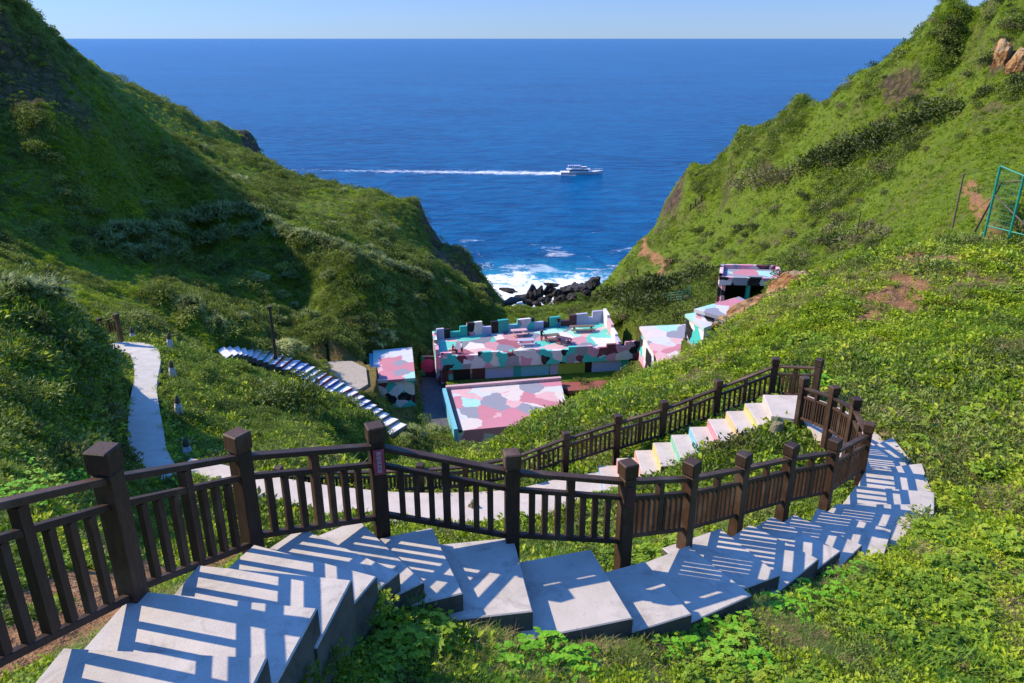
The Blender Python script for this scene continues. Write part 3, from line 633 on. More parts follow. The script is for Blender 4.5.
ribbon('path', dense([Vector(a_) + Vector((0, 0, .04)) for a_, b_ in LEFTPATH]), dense([Vector(b_) + Vector((0, 0, .04)) for a_, b_ in LEFTPATH]), M['path'], .25)
# painted stairs down in the valley
NV = 27
def along(t):
    f_ = t * (len(VST) - 1); i = min(int(f_), len(VST) - 2); return VST[i].lerp(VST[i + 1], f_ - i)
VC = [(.6, .6, .62), (.45, .45, .5), (.5, .48, .6), (.35, .36, .45), (.42, .45, .6), (.5, .5, .6), (.05, .30, .32), (.55, .48, .22), (.32, .05, .07), (.26, .04, .06), (.05, .10, .38), (.05, .13, .42), (.05, .24, .20), (.5, .40, .16), (.34, .08, .06), (.36, .05, .06),
      (.05, .08, .34), (.04, .26, .24), (.26, .05, .07), (.30, .05, .06), (.05, .07, .3), (.03, .05, .16), (.12, .12, .15), (.2, .2, .22), (.15, .15, .16), (.22, .2, .2), (.2, .2, .2)]
vs_steps, vris = [], []
for k in range(NV):
    a_, b_ = along(k / NV), along((k + 1) / NV); d = (b_ - a_).to_2d().normalized()
    w_ = Vector((-d.y, d.x)); w_ = (w_ * .6 + Vector((.55, .83)) * .4).normalized(); w_ = w_ if w_.y > 0 else -w_
    hw = 1.3
    A_, B_ = a_.to_2d(), b_.to_2d()
    vs_steps.append(([B_ - w_ * hw, B_ + w_ * hw, A_ + w_ * hw - d * .08, A_ - w_ * hw - d * .08], along(k / NV).z))
    dd = ((B_ + w_ * hw) - (B_ - w_ * hw)).normalized(); nn = Vector((dd.y, -dd.x)); s_ = 1 if nn.dot(d) > 0 else -1
    vris.append(((B_ - w_ * hw, B_ + w_ * hw), m_flat('riser_paint', VC[k], .7), .36, .012 * s_))
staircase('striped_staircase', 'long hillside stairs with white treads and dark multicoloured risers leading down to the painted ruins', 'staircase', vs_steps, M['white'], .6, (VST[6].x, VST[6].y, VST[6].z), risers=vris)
bm = bmesh.new(); prism(bm, [tuple(q_) for q_ in SLAB], -37.6, -36.6); struct(obj('pavement', bm, M['slab']))
bm = bmesh.new(); prism(bm, [(q_.x, q_.y) for q_ in PASS], -43, -42.6); struct(obj('pavement', bm, M['darkfloor']))
bm = bmesh.new(); q0 = [Vector((5.6, 91.3)), Vector((17, 92.6)), Vector((17, 90.4)), Vector((7.2, 88.8))]; prism(bm, [tuple(q_) for q_ in q0], -42.2, -41.72); struct(obj('pavement', bm, M['brick']))

# ------------------------------------------------------------------ railings
def railing(name, label, posts, heights, loc, nbal, wbal, drops=1.02, depth=.05, limit=100):
    t = empty(name, loc, label, 'railing')
    nb = 0; rest = bmesh.new(); any_rest = False
    for i, (x, y, z) in enumerate(posts):
        h_ = heights[i]
        d = Vector(posts[min(i + 1, len(posts) - 1)]) - Vector(posts[max(i - 1, 0)]); rz = math.atan2(d.y, d.x) + random.uniform(-.03, .03)
        bm = bmesh.new(); bx(bm, (x, y, z - .20 - (h_ + .35 - .20) / 2), (.155, .155, h_ + .35 - .20), rz, bev=.006); po = obj('post', bm, M['wood'], t)
        bm = bmesh.new(); bx(bm, (x, y, z - .09), (.185, .185, .18), rz, bev=.012); bx(bm, (x, y, z - .19), (.14, .14, .03), rz); obj('cap', bm, M['wood'], po)
    for i in range(len(posts) - 1):
        a, b_ = Vector(posts[i]), Vector(posts[i + 1]); L = (b_ - a).to_2d().length; d = (b_ - a) / L
        ha, hb = heights[i], heights[i + 1]; k = min(ha, hb) / 1.25
        off = .08
        p0, p1 = a + d * off, b_ - d * off
        drop = drops[i] if isinstance(drops, (list, tuple)) else drops
        zz = lambda dz: Vector((0, 0, dz))
        bm = bmesh.new(); beam(bm, p0 + zz(-.25 * k), p1 + zz(-.25 * k), .105, .055, .006); obj('top_rail', bm, M['wood'], t)
        bm = bmesh.new(); beam(bm, p0 + zz(-.46 * k), p1 + zz(-.46 * k), .065, .055, .005); obj('middle_rail', bm, M['wood'], t)
        bm = bmesh.new(); beam(bm, p0 + zz(-drop * k), p1 + zz(-drop * k), .065, .06, .005); obj('bottom_rail', bm, M['wood'], t)
        rz = math.atan2(d.y, d.x); c_ = (a + b_) / 2
        zt_, zb_ = c_.z - .277 * k, c_.z - (drop - .03) * k
        bm = bmesh.new(); bx(bm, (c_.x, c_.y, (zt_ + zb_) / 2), (.085, .075, zt_ - zb_), rz); obj('middle_stud', bm, M['wood'], t)
        n_ = nbal[i] if isinstance(nbal, (list, tuple)) else nbal
        w = wbal[i] if isinstance(wbal, (list, tuple)) else wbal
        for s in (0, 1):
            for j in range(n_):
                f_ = (s + (j + 1) / (n_ + 1)) / 2 + random.uniform(-.004, .004)
                q_ = p0.lerp(p1, f_); zt2, zb2 = q_.z - .487 * k, q_.z - (drop - .03) * k
                if nb < limit:
                    bm = bmesh.new(); bx(bm, (q_.x, q_.y, (zt2 + zb2) / 2), (w, depth, zt2 - zb2), rz); obj('baluster', bm, M['wood'], t); nb += 1
                else: bx(rest, (q_.x, q_.y, (zt2 + zb2) / 2), (w, depth, zt2 - zb2), rz); any_rest = True
    if any_rest: o = obj('baluster', rest, M['wood'], t); o['kind'] = 'stuff'
    else: rest.free()
    return t
hp = [1.3] * len(P)
fu = railing('timber_railing', 'large dark brown timber railing along the concrete steps in the foreground', [(-3.2, 1.5, -1.3)] + P, [1.3] + hp, (0, 7.4, -5.5), [3, 3, 3, 3, 3, 3, 4, 4, 4, 4, 4, 4, 4, 4], [.065] * 6 + [.052] * 5 + [.04] * 3, [1.24, 1.23, 1.18, 1.10, 1.06, 1.04] + [.97] * 8, .052)
hq = [1.2, 1.22, 1.2, 1.2, 1.2, 1.1, .95, .85] + [.85] * 6
fl = railing('timber_railing', 'further brown timber railing running down past the pastel steps and along the lower path', [tuple(q_) for q_ in Q], hq, (2, 17.3, -10.3), 4, .05)
# small name plates fixed to two posts
px_, py_, pz_ = P[3]
bm = bmesh.new(); dirp = Vector((0.28, -0.96, 0)).normalized(); rzp = math.atan2(dirp.x, -dirp.y)
bx(bm, (px_ + dirp.x * .10 + .012, py_ + dirp.y * .10, pz_ - .40), (.115, .012, .30), rzp)
sg = tag(obj('sign_plate', bm, M['sign']), 'small faded red plate with pale vertical lettering on a railing post', 'sign')
bm = bmesh.new()
for k in range(5):
    zc = pz_ - .29 - k * .052; cx, cy = px_ + dirp.x * .109 + .012, py_ + dirp.y * .109; ex = Vector((math.cos(rzp), math.sin(rzp)))
    for (ox, oz, w, h_) in ((0, .014, .05, .007), (0, -.002, .044, .007), (-.012, 0, .007, .036), (.014, -.006, .007, .028), (0, -.016, .052, .006)):
        bx(bm, (cx + ex.x * ox, cy + ex.y * ox, zc + oz), (w, .004, h_), rzp)
obj('lettering', bm, M['signtext'], sg)
px_, py_, pz_ = P[5]
bm = bmesh.new(); bx(bm, (px_ + .03, py_ - .092, pz_ - .42), (.105, .012, .27), .1); tag(obj('sign_plate', bm, M['plate']), 'narrow dark red plate without lettering on a post beside the turn in the steps', 'sign')

# ------------------------------------------------------------------ painted ruins in the valley
def quadwall(bm, a, b_, z0, z1, th, mi=0):
    beam(bm, (a[0], a[1], (z0 + z1) / 2), (b_[0], b_[1], (z0 + z1) / 2), th, z1 - z0)
TZ = -38.6
t = empty('terrace_ruin', (2, 98, GZ), 'wide open roof terrace ruin in teal, maroon and lavender camouflage with people on it', 'ruin')
bm = bmesh.new(); prism(bm, [tuple(T_FL), tuple(T_FR), tuple(T_BR), tuple(T_BL)], GZ - .5, TZ); obj('floor', bm, [M['camo_floor']], t)
bm = bmesh.new(); fl0, fr0 = T_FL + Vector((-.15, -.25)), T_FR + Vector((3.2, .15)); quadwall(bm, fl0, fr0, -40.15, TZ + .35, .45)
fw = obj('front_wall', bm, M['camo'], t)
fd = (fr0 - fl0).normalized()
def onfront(u):  # parameter of the front line under photo column u
    k = (u - 512) / FOC; lo, hi = 0.0, 1.0
    for _ in range(40):
        mid = (lo + hi) / 2; p_ = fl0.lerp(fr0, mid); uu = project(p_.x, p_.y, -40)[0]
        if uu < u: lo = mid
        else: hi = mid
    return fl0.lerp(fr0, lo)
for u0, u1, mk in ((441, 448, 'plum'), (453, 470, 'dark'), (472, 484, 'plum'), (485, 513, 'lilac'), (513, 521, 'teal'), (521, 549, 'cyan'), (550, 558, 'lav'), (558, 585, 'olive'), (585, 592, 'dark'), (592, 621, 'lilac'), (621, 629, 'teal'), (629, 644, 'dark')):
    a, b_ = onfront(u0), onfront(u1); a = a + Vector((0, .22)); b_ = b_ + Vector((0, .22))
    bm = bmesh.new(); quadwall(bm, a, b_, GZ - .1, -40.152, .3)
    mm = M['plate'] if mk == 'plum' else M['black'] if mk == 'dark' else M[mk]  # 'dark' spans: black panels stand in for the shade in the open gaps
    obj('wall_panel', bm, mm, t)
# raised blocks on the front parapet
for u0, u1, dz in ((441, 452, .9), (478, 500, .55), (512, 545, .5), (568, 592, .65), (606, 618, .8), (624, 644, 1.2)):
    a, b_ = onfront(u0), onfront(u1); bm = bmesh.new(); quadwall(bm, a, b_, TZ + .352, TZ + .352 + dz * .55, .42); obj('parapet_block', bm, M['camo'], t)
# crenellated rear parapet
def onback(u):
    lo, hi = 0.0, 1.0
    for _ in range(40):
        mid = (lo + hi) / 2; p_ = T_BL.lerp(T_BR, mid)
        if project(p_.x, p_.y, TZ)[0] < u: lo = mid
        else: hi = mid
    return T_BL.lerp(T_BR, lo)
for u0, u1, hgt, mk in ((433, 444, 1.75, 'lav'), (444, 450, 1.6, 'black'), (450, 460, 1.0, 'teal'), (460, 467, 1.7, 'teal'), (467, 482, 2.2, 'camo'), (482, 491, 1.3, 'lilac'), (491, 498, 2.0, 'black'), (498, 508, 2.1, 'teal'), (508, 517, 1.2, 'cyan'), (517, 534, 1.9, 'camo'),
                        (534, 543, 1.15, 'lilac'), (543, 549, 1.0, 'black'), (549, 560, 1.7, 'teal'), (560, 569, .9, 'plate'), (569, 576, 1.8, 'plate'), (576, 587, 1.9, 'lav'), (587, 592, 1.0, 'lilac'), (592, 603, 2.0, 'lav')):
    a, b_ = onback(u0), onback(u1); bm = bmesh.new(); quadwall(bm, a, b_, TZ + .002, TZ + hgt * .85 + .05 * math.sin(u0), .45); obj('parapet_block', bm, M[mk], t)
bm = bmesh.new(); quadwall(bm, T_BL + Vector((-.35, 0)), T_FL + Vector((-.35, 0)), GZ, TZ + 1.2, .45); obj('side_wall', bm, M['camo'], t)
for k, (f0, f1, hgt, mk) in enumerate(((0, .28, 2.1, 'white'), (.28, .55, 1.7, 'pinkw'), (.55, .8, 1.3, 'white'), (.8, 1, 1.0, 'lav'))):
    a, b_ = T_BR.lerp(T_FR, f0), T_BR.lerp(T_FR, f1); bm = bmesh.new(); quadwall(bm, a + Vector((.25, -.23)), b_ + Vector((.25, -.23)), TZ - 1.5, TZ + hgt, .4); obj('side_wall', bm, M[mk], t)

t = empty('flat_roof_ruin', (0, 84, -43.4), 'low ruin with a broad pink and mint camouflage roof in front of the terrace', 'ruin')
bm = bmesh.new(); prism(bm, [tuple(q_) for q_ in RF[::-1]], -45, -41); obj('roof', bm, M['camo_roof'], t)
bm = bmesh.new(); quadwall(bm, RF[0], RF[1], -41.6, -40.6, .5); obj('edge_beam', bm, M['pinkw'], t)
bm = bmesh.new(); quadwall(bm, RF[0] + Vector((-.2, -.3)), RF[3] + Vector((-.2, 0)), -44, -40.75, .45); obj('edge_beam', bm, M['cyan'], t)
bm = bmesh.new(); quadwall(bm, RF[0] + Vector((.35, -.35)), RF[3] + Vector((.3, 0)), -41.2, -40.9, .4); obj('gutter', bm, M['black'], t)

t = empty('square_ruin', (-14.5, 89, -41.9), 'square roofed camouflage block standing alone beside the dark passage', 'ruin')
bm = bmesh.new(); prism(bm, [tuple(q_) for q_ in LB[::-1]], -42.6, -38.35); obj('wall', bm, M['camo'], t)
lc = sum(LB, Vector((0, 0))) / 4
bm = bmesh.new(); prism(bm, [tuple(lc + (q_ - lc) * 1.06) for q_ in LB[::-1]], -38.348, -38.0); obj('roof', bm, M['camo_roof'], t)
bm = bmesh.new(); quadwall(bm, LB[0] + Vector((-.35, 0)), LB[3] + Vector((-.35, .5)), -38.9, -38.3, .6); obj('ledge', bm, M['cyan'], t)
bm = bmesh.new(); quadwall(bm, LB[0] + Vector((-.9, .2)), LB[3] + Vector((-.8, .8)), -42.3, -39.2, .3); obj('side_wall', bm, M['olive'], t)
a, b_ = Vector((-12.2, 95.2)), T_BL.lerp(T_FL, .55) + Vector((-.65, 0))
t = empty('low_wall', (a.x, a.y, -42.6), 'short low wall with a large crimson disc between the square block and the terrace', 'wall')
bm = bmesh.new(); quadwall(bm, a, b_, -43, -39.6, .4); obj('wall', bm, M['plate'], t)
bm = bmesh.new(); quadwall(bm, a + Vector((0, -.23)), a.lerp(b_, .3) + Vector((0, -.23)), -42.4, -39.7, .05); obj('painted_panel', bm, M['green_paint'], t)
bm = bmesh.new(); c_ = a.lerp(b_, .55); pts = [(c_.x + 1.0 * math.cos(k * math.pi / 12), -40.9 + 1.0 * math.sin(k * math.pi / 12)) for k in range(24)]
f0 = [bm.verts.new((x, c_.y - .27, z)) for x, z in pts]; f1 = [bm.verts.new((x, c_.y - .21, z)) for x, z in pts]; bm.faces.new(f0)
for k in range(24): bm.faces.new((f0[k], f0[(k + 1) % 24], f1[(k + 1) % 24], f1[k]))
obj('painted_disc', bm, M['crimson'], t)

t = empty('slab_roof_ruin', (15.5, 81, -36), 'flat roofed ruin with red and mint patchwork roof right of the terrace', 'ruin')
bm = bmesh.new(); prism(bm, [tuple(q_) for q_ in AB[::-1]], -37.5, -32.35); wl = obj('wall', bm, M['camo'], t)
ac = sum(AB, Vector((0, 0))) / 4
bm = bmesh.new(); prism(bm, [tuple(ac + (q_ - ac) * 1.05) for q_ in AB[::-1]], -32.348, -32.0); obj('roof', bm, M['camo_roof'], t)
a, b_ = AB[0].lerp(AB[3], .35) + Vector((-.03, 0)), AB[0].lerp(AB[3], .6) + Vector((-.03, 0)); bm = bmesh.new(); quadwall(bm, a, b_, -34.8, -33.2, .1); obj('window', bm, M['black'], wl)
t = empty('stepped_roof_ruin', (17, 75, -30), 'small ruin under two stepped slabs of pink and grey roof among orange rocks', 'ruin')
for nm, qd, z, zb in (('roof', B1, -26.3, -29.8), ('roof', B2, -27.3, -30.6)):
    bm = bmesh.new(); prism(bm, [tuple(q_) for q_ in qd[::-1]], z - .35, z); obj(nm, bm, M['camo_roof'], t)
    c_ = sum(qd, Vector((0, 0))) / 4; qi = [c_ + (q_ - c_) * .93 for q_ in qd]
    bm = bmesh.new(); prism(bm, [tuple(q_) for q_ in qi[::-1]], zb, z - .352); wl = obj('wall', bm, M['camo'], t)
    a, b_ = qi[3].lerp(qi[2], .25), qi[3].lerp(qi[2], .7); dd = (b_ - a).normalized(); nn = Vector((dd.y, -dd.x)) * .03
    bm = bmesh.new(); quadwall(bm, a + nn, b_ + nn, zb + .4, z - .7, .1); obj('opening_shade_panel', bm, M['black'], wl)  # black panel on the wall stands in for the shade inside the opening
t = empty('open_shed_ruin', (23.5, 86, -28.6), 'open fronted camouflage shelter with a dark interior and a middle pillar on the right hillside', 'shelter')
a, b_, c_, d_ = SH
bm = bmesh.new(); prism(bm, [tuple(q_) for q_ in SH[::-1]], -25.75, -25.25); obj('roof', bm, M['camo_roof'], t)
for p0, p1, hh in ((a, b_, -24.8), (b_, c_, -24.85), (a, d_, -24.82)):
    bm = bmesh.new(); quadwall(bm, p0, p1, -25.8, hh, .4); obj('roof_edge', bm, M['camo'], t)
bm = bmesh.new(); quadwall(bm, d_ + Vector((-.2, -.1)), c_ + Vector((.2, -.1)), -26.05, -25.15, .5); obj('fascia', bm, M['camo'], t)
bm = bmesh.new(); quadwall(bm, a, b_, -29.5, -25.752, .3); obj('back_wall', bm, M['black'], t)  # wall coloured black to put the shade of the interior into it
bm = bmesh.new(); quadwall(bm, a + Vector((0, -.1)), d_ + Vector((0, .2)), -29.5, -25.802, .35); obj('side_wall', bm, M['camo'], t)
bm = bmesh.new(); quadwall(bm, b_ + Vector((0, -.1)), c_ + Vector((0, .2)), -29.5, -25.852, .35); obj('side_wall', bm, M['camo'], t)
for f_, mk in ((.06, 'teal'), (.48, 'teal')):
    q_ = d_.lerp(c_, f_); bm = bmesh.new(); bx(bm, (q_.x, q_.y + .1, -27.8), (.42, .4, 3.4)); obj('pillar', bm, M['camo'] if f_ < .2 else M[mk], t)

# ------------------------------------------------------------------ rocks
def rock(name, label, u, v, Y, size, rz, seed, m, group=None, z=None, local=False):
    p = atY(u, v, Y) if z is None else atz(u, v, z)
    bm = rock_bm((0, 0, 0), size, rz, seed, 5, 1.5); o = obj(name, bm, m); o.location = p
    return tag(o, label, 'rock', group)
rock('boulder', 'long orange sandstone boulder lying on the slope just below the open shelter', 750, 310, 55, (2.9, 1.4, .75), .45, 3, M['rock_orange']).rotation_euler = (0, -.38, 0)
rock('boulder', 'pale orange rounded boulder touching the stepped roof ruin', 731, 325, 52, (1.3, 1.2, .8), .3, 5, M['rock_orange']).rotation_euler = (0, -.3, 0)
rock('boulder', 'flat pale sandstone boulder at the foot of the open shelter', 775, 299, 60, (3.2, 1.5, .6), .3, 8, M['rock_orange']).rotation_euler = (0, -.25, 0)
rock('boulder', 'reddish brown rock outcrop just right of the open shelter', 793, 285, 66, (2.6, 1.6, 1.1), .2, 9, M['rock_orange']).rotation_euler = (0, -.3, 0)
for u, v, sz_, lb in ((1003, 60, 1.3, 'steep orange rock face high on the right hillside'), (1018, 68, 1.1, 'smaller orange rock at the right picture edge high on the hillside')):
    p_ = hit(u, v, 60); o = obj('boulder', rock_bm((0, 0, 0), (sz_, sz_ * 1.1, sz_ * 1.9), .5, int(u), 4, .9), M['rock_orange']); o.location = p_; tag(o, lb, 'rock')
rsh = random.Random(5)
for k, (u, v, Y, sx, sz) in enumerate(((533, 297, 152, 2.0, 3.0), (540, 294, 156, 1.6, 2.2), (549, 291, 160, 1.7, 2.4), (557, 294, 156, 2.0, 1.6), (565, 292, 158, 2.4, 1.5), (574, 289, 164, 3.4, .9), (583, 288, 166, 3.0, 1.2), (590, 285, 168, 2.2, 2.0), (596, 282, 170, 1.8, 1.8), (545, 300, 150, 1.8, 1.0), (560, 299, 150, 1.6, 1.1), (572, 297, 152, 1.7, 1.0), (553, 285, 172, 3.0, .6), (520, 298, 154, 2.6, .5), (512, 301, 152, 2.4, .5), (527, 302, 150, 1.5, .8), (586, 294, 156, 1.5, 1.2), (537, 303, 148, 1.3, .8))):
    rock('shore_rock', 'jagged dark wet shore rock on the sea edge below the terrace', u, v, Y, (sx * .85, sx * .85 * rsh.uniform(.7, 1.1), sz * .8), rsh.uniform(0, 3), 20 + k, M['rock_dark'], 'dark rocks along the shore').rotation_euler = (rsh.uniform(-.3, .3), rsh.uniform(-.3, .3), 0)
rock('shore_rock', 'low dark rock alone in the white surf left of the other shore rocks', 508, 290, 172, (2.6, 1.7, .7), 0, 33, M['rock_dark'])
gb = hit(474, 512, 8)
rock('boulder', 'small rounded ochre stone beside the lower path behind the railing', 474, 512, gb.y, (.16, .13, .3), .2, 41, M['rock_grey'], z=None)
gb = Vector((6.1, 15.85, -8.55))
o = obj('boulder', rock_bm((0, 0, 0), (.22, .2, .42), .3, 43, 3), M['rock_grey']); o.location = gb; tag(o, 'upright ochre boulder at the corner of the stair landing', 'rock')

# ------------------------------------------------------------------ posts, gate and small things along the paths
def pole(name, label, u, vb, vt, rad, m, rmin, lean=0.0, parts=None):
    b_ = hit(u, vb, rmin); top = atY(u, vt, b_.y); H = top.z - b_.z
    t = empty(name, b_, label, 'pole')
    bm = bmesh.new(); tube(bm, [b_ - Vector((0, 0, .5)), b_ + Vector((lean * .5, 0, H * .5)), b_ + Vector((lean, 0, H))], [rad * 1.15, rad, rad * .9], 8); obj('shaft', bm, m, t)
    bm = bmesh.new(); bx(bm, b_ + Vector((lean, 0, H + rad * .6)), (rad * 2.8, rad * 2.8, rad * 1.2), .3); obj('cap', bm, m, t)
    return t
pole('wooden_pole', 'tall thin dark pole standing beside the top of the striped stairs', 277, 368, 308, .16, M['pole'], 30)
pole('wooden_pole', 'weathered pole on the right hillside near the green frame', 952, 229, 175, .075, M['timber'], 25)
pole('wooden_pole', 'thin dark pole half hidden on the shrubby right hillside', 856, 240, 212, .05, M['pole'], 40)
pole('wooden_pole', 'tiny pale pole on the headland above the terrace', 429, 268, 257, .10, M['timber'], 60)
for u, v in ((701, 203), (695, 207), (690, 212)): pole('wooden_pole', 'short dark stake on the grass of the right headland', u, v, v - 7, .13, M['pole'], 60)['group'] = 'stakes on the right headland'
b0, b1 = atY(986, 228, 33.0), atY(1010, 234, 32.0)
t0, t1 = atY(1000.5, 166, 33.0), atY(1024, 176, 32.0)
t = empty('steel_frame', b0, 'leaning green steel frame with mesh on top of the right slope', 'frame')
for a, b_ in ((b0 - Vector((0, 0, .4)), t0), (b1 - Vector((0, 0, .4)), t1)):
    bm = bmesh.new(); tube(bm, [a, b_], .055, 8); obj('upright', bm, M['steel_green'], t)
bm = bmesh.new(); d1 = (t1 - t0); tube(bm, [t0, t0 + d1 * 2.0], .04, 8); obj('crossbar', bm, M['steel_green'], t)
bm = bmesh.new(); d2 = (b1 - b0); tube(bm, [b0 + (t0 - b0) * .04, b0 + (t0 - b0) * .04 + d2 * 2.0], .03, 8); obj('crossbar', bm, M['steel_green'], t)
bm = bmesh.new(); tube(bm, [b0.lerp(t0, .55), b1 + d2 * .6 + (t1 - b1) * .18], .035, 6); obj('brace', bm, M['timber'], t)
bm = bmesh.new(); tube(bm, [t1.lerp(b1, .08), t0.lerp(t1, .35).lerp(b0.lerp(b1, .35), .2)], .035, 6); obj('brace', bm, M['timber'], t)
bm = bmesh.new(); q_ = b0.lerp(b1, .55) + Vector((.1, 1.2, 0)); tube(bm, [q_ - Vector((.4, 0, .3)), t0.lerp(t1, .5).lerp(b0.lerp(b1, .5), .22) + Vector((0, .5, 0))], .04, 6); obj('rear_strut', bm, M['pole'], t)
bm = bmesh.new()
for k in range(1, 11):
    f_ = k / 11; tube(bm, [b0.lerp(t0, f_), b0.lerp(t0, f_) + (d2 * (1 - f_) + d1 * f_) * 1.0], .005, 4)
    tube(bm, [b0.lerp(b1, f_), t0.lerp(t1, f_)], .005, 4)
obj('wire_mesh', bm, M['steel_green'], t)

def path_lamp(u, v, label, k=1.0):
    p = hit(u, v, 10) + Vector((0, 0, .14)); t = empty('garden_lamp', p, label, 'lamp', 'stone lamps along the left path')
    bm = bmesh.new(); bx(bm, p + Vector((0, 0, .10)), (.42 * k, .42 * k, .3), .5, .85, bev=.02); bx(bm, p + Vector((0, 0, .29)), (.30 * k, .30 * k, .08), .5, bev=.01); obj('base', bm, M['stone_white'], t)
    bm = bmesh.new(); tube(bm, [p + Vector((0, 0, z_ * .85)) for z_ in (.33, .40, .55, .66, .72)], [.11 * k, .15 * k, .14 * k, .08 * k, .02], 12); obj('shade', bm, M['stone_brown'], t, True)
for u, v, lb in ((134, 343, 'white based stone lamp at the far bend of the left path'), (171, 350, 'stone lamp furthest along the right side of the left path'), (173.5, 379, 'second furthest stone lamp on the right side of the left path'),
                 (180, 417, 'brown stone lamp half sunk in plants on the right side of the shaded left path'), (189, 461, 'brown stone lamp just behind the foreground railing at the left')): path_lamp(u, v, lb, .6)
lf = [atY(93, 337, 31.0), atY(102, 334, 30.5), atY(119, 330, 30.0)]
railing('timber_railing', 'short reddish brown railing at the far end of the left path', [tuple(q_ + Vector((0, 0, .72))) for q_ in lf], [.9] * 3, lf[1], 2, .05)
lg = [hit(u, v, 60) for u, v in ((667, 307), (681, 306), (690, 300))]
t = empty('net_fence', lg[1], 'thin green net fence on the grass in front of the dark thicket', 'fence')
for q_ in lg: bm = bmesh.new(); tube(bm, [q_ - Vector((0, 0, .3)), q_ + Vector((0, 0, 2.0))], .05, 6); obj('post', bm, M['steel_green'], t)
bm = bmesh.new()
for a, b_ in zip(lg, lg[1:]):
    for k in range(6): tube(bm, [a + Vector((0, 0, .2 + .34 * k)), b_ + Vector((0, 0, .2 + .34 * k))], .02, 4)
obj('net', bm, M['steel_green'], t)

# ------------------------------------------------------------------ picnic tables, chairs and people on the terrace
def picnic(u, v, label, L, rz, m):
    p = atz(u, v, TZ); t = empty('picnic_table', p, label, 'table', 'tables on the terrace')
    c_, s_ = math.cos(rz), math.sin(rz); o_ = lambda x, y, z_: (p.x + c_ * x - s_ * y, p.y + s_ * x + c_ * y, p.z + z_)
    bm = bmesh.new(); bx(bm, o_(0, 0, .76), (L, .85, .08), rz, bev=.01); obj('tabletop', bm, m, t)
    for y in (-.75, .75): bm = bmesh.new(); bx(bm, o_(0, y, .44), (L, .32, .07), rz, bev=.01); obj('bench', bm, m, t)
    for x in (-L * .36, L * .36):
        bm = bmesh.new(); beam(bm, o_(x, -.62, .0), o_(x, .28, .72), .1, .1); beam(bm, o_(x + .11, .62, .0), o_(x + .11, -.28, .72), .1, .1); beam(bm, o_(x + .22, -.85, .37), o_(x + .22, .85, .37), .1, .1); obj('leg_frame', bm, m, t)
picnic(551, 340, 'timber picnic table with benches at the middle of the terrace beside the person in black', 2.3, .25, M['timber'])
picnic(563, 343, 'dark picnic table with benches near the front edge of the terrace', 2.0, -.5, M['plate'])
picnic(582, 331, 'long low timber table at the rear right of the terrace', 3.4, .1, M['timber'])
picnic(526, 345, 'lilac grey picnic table left of the middle of the terrace', 2.2, .1, M['lav'])
picnic(519, 335, 'pinkish picnic table close to the rear parapet', 2.2, .2, M['pinkw'])
picnic(477, 331, 'dark low table by the rear parapet near the left end of the terrace', 2.0, 0, M['plate'])
SKIN = m_flat('skin', (0.40, 0.22, 0.15))
HAIR = m_flat('dark_hair', (0.012, 0.009, 0.008))
def person(p, rz, top, legs, label, pose='stand', arm=0.0):
    """one skinned figure: pelvis, spine, neck, head, two arms, two legs"""
    V, E_, Rd = [], [], []
    def add(co_, r_, par=None):
        V.append(co_); Rd.append(r_); i = len(V) - 1
        if par is not None: E_.append((par, i))
        return i
    sit = pose == 'sit'; hz = .50 if sit else .90
    pel = add((0, 0, hz), .135); ch = add((0, .01, hz + .25), .13, pel); up_ = add((0, .0, hz + .46), .125, ch); nk = add((0, -.01, hz + .56), .055, up_)
    hd = add((0, -.02, hz + .66), .088, nk); add((0, -.02, hz + .79), .078, hd)
    for s in (-1, 1):
        sh = add((s * .18, 0, hz + .46), .062, up_); el = add((s * (.24 + .05 * arm), -.05 - .12 * arm, hz + .20), .045, sh); wr = add((s * .22, -.16 - .22 * arm, hz + .02 + .1 * arm), .034, el); add((s * .21, -.22 - .24 * arm, hz - .05 + .1 * arm), .03, wr)
        if sit: hp_ = add((s * .10, -.05, hz - .02), .095, pel); kn = add((s * .12, -.44, hz - .02), .068, hp_); an = add((s * .12, -.46, .09), .046, kn)
        else: hp_ = add((s * .10, 0, hz - .08), .092, pel); kn = add((s * .11, -.02, .49), .066, hp_); an = add((s * .11, .02 + .08 * s, .08), .045, kn)
        add((s * .13, -.16 + (an and 0) + (-.44 if sit else .08 * s), .04), .04, an)
    me_ = bpy.data.meshes.new('tmp'); me_.from_pydata(V, E_, []); ob = bpy.data.objects.new('tmp', me_); COL.objects.link(ob)
    ob.modifiers.new('k', 'SKIN')
    for d_, r_ in zip(me_.skin_vertices[0].data, Rd): d_.radius = (r_, r_)
    me_.skin_vertices[0].data[0].use_root = True
    ss = ob.modifiers.new('s', 'SUBSURF'); ss.levels = 2
    bpy.context.view_layer.update()
    nm = bpy.data.meshes.new_from_object(ob.evaluated_get(bpy.context.evaluated_depsgraph_get()))
    bpy.data.objects.remove(ob)
    nm.materials.clear()
    for q_ in (SKIN, top, legs, HAIR): nm.materials.append(q_)
    for f in nm.polygons:
        c_ = f.center; f.use_smooth = True
        arm_end = abs(c_.x) > .17 and c_.z < hz + .1 and c_.y < -.1
        leg = (c_.z < hz - .0 and not arm_end) if not sit else (c_.z < hz + .06 and not arm_end)
        f.material_index = 1
        if leg: f.material_index = 2 if c_.z > .1 else 3
        if c_.z > hz + .55 or arm_end: f.material_index = 0
        if c_.z > hz + .74 or (c_.z > hz + .6 and c_.y > 0.0): f.material_index = 3
    nm.name = 'person'
    o = bpy.data.objects.new('person', nm); COL.objects.link(o); o.location = p; o.rotation_euler = (0, 0, rz)
    return tag(o, label, 'person')
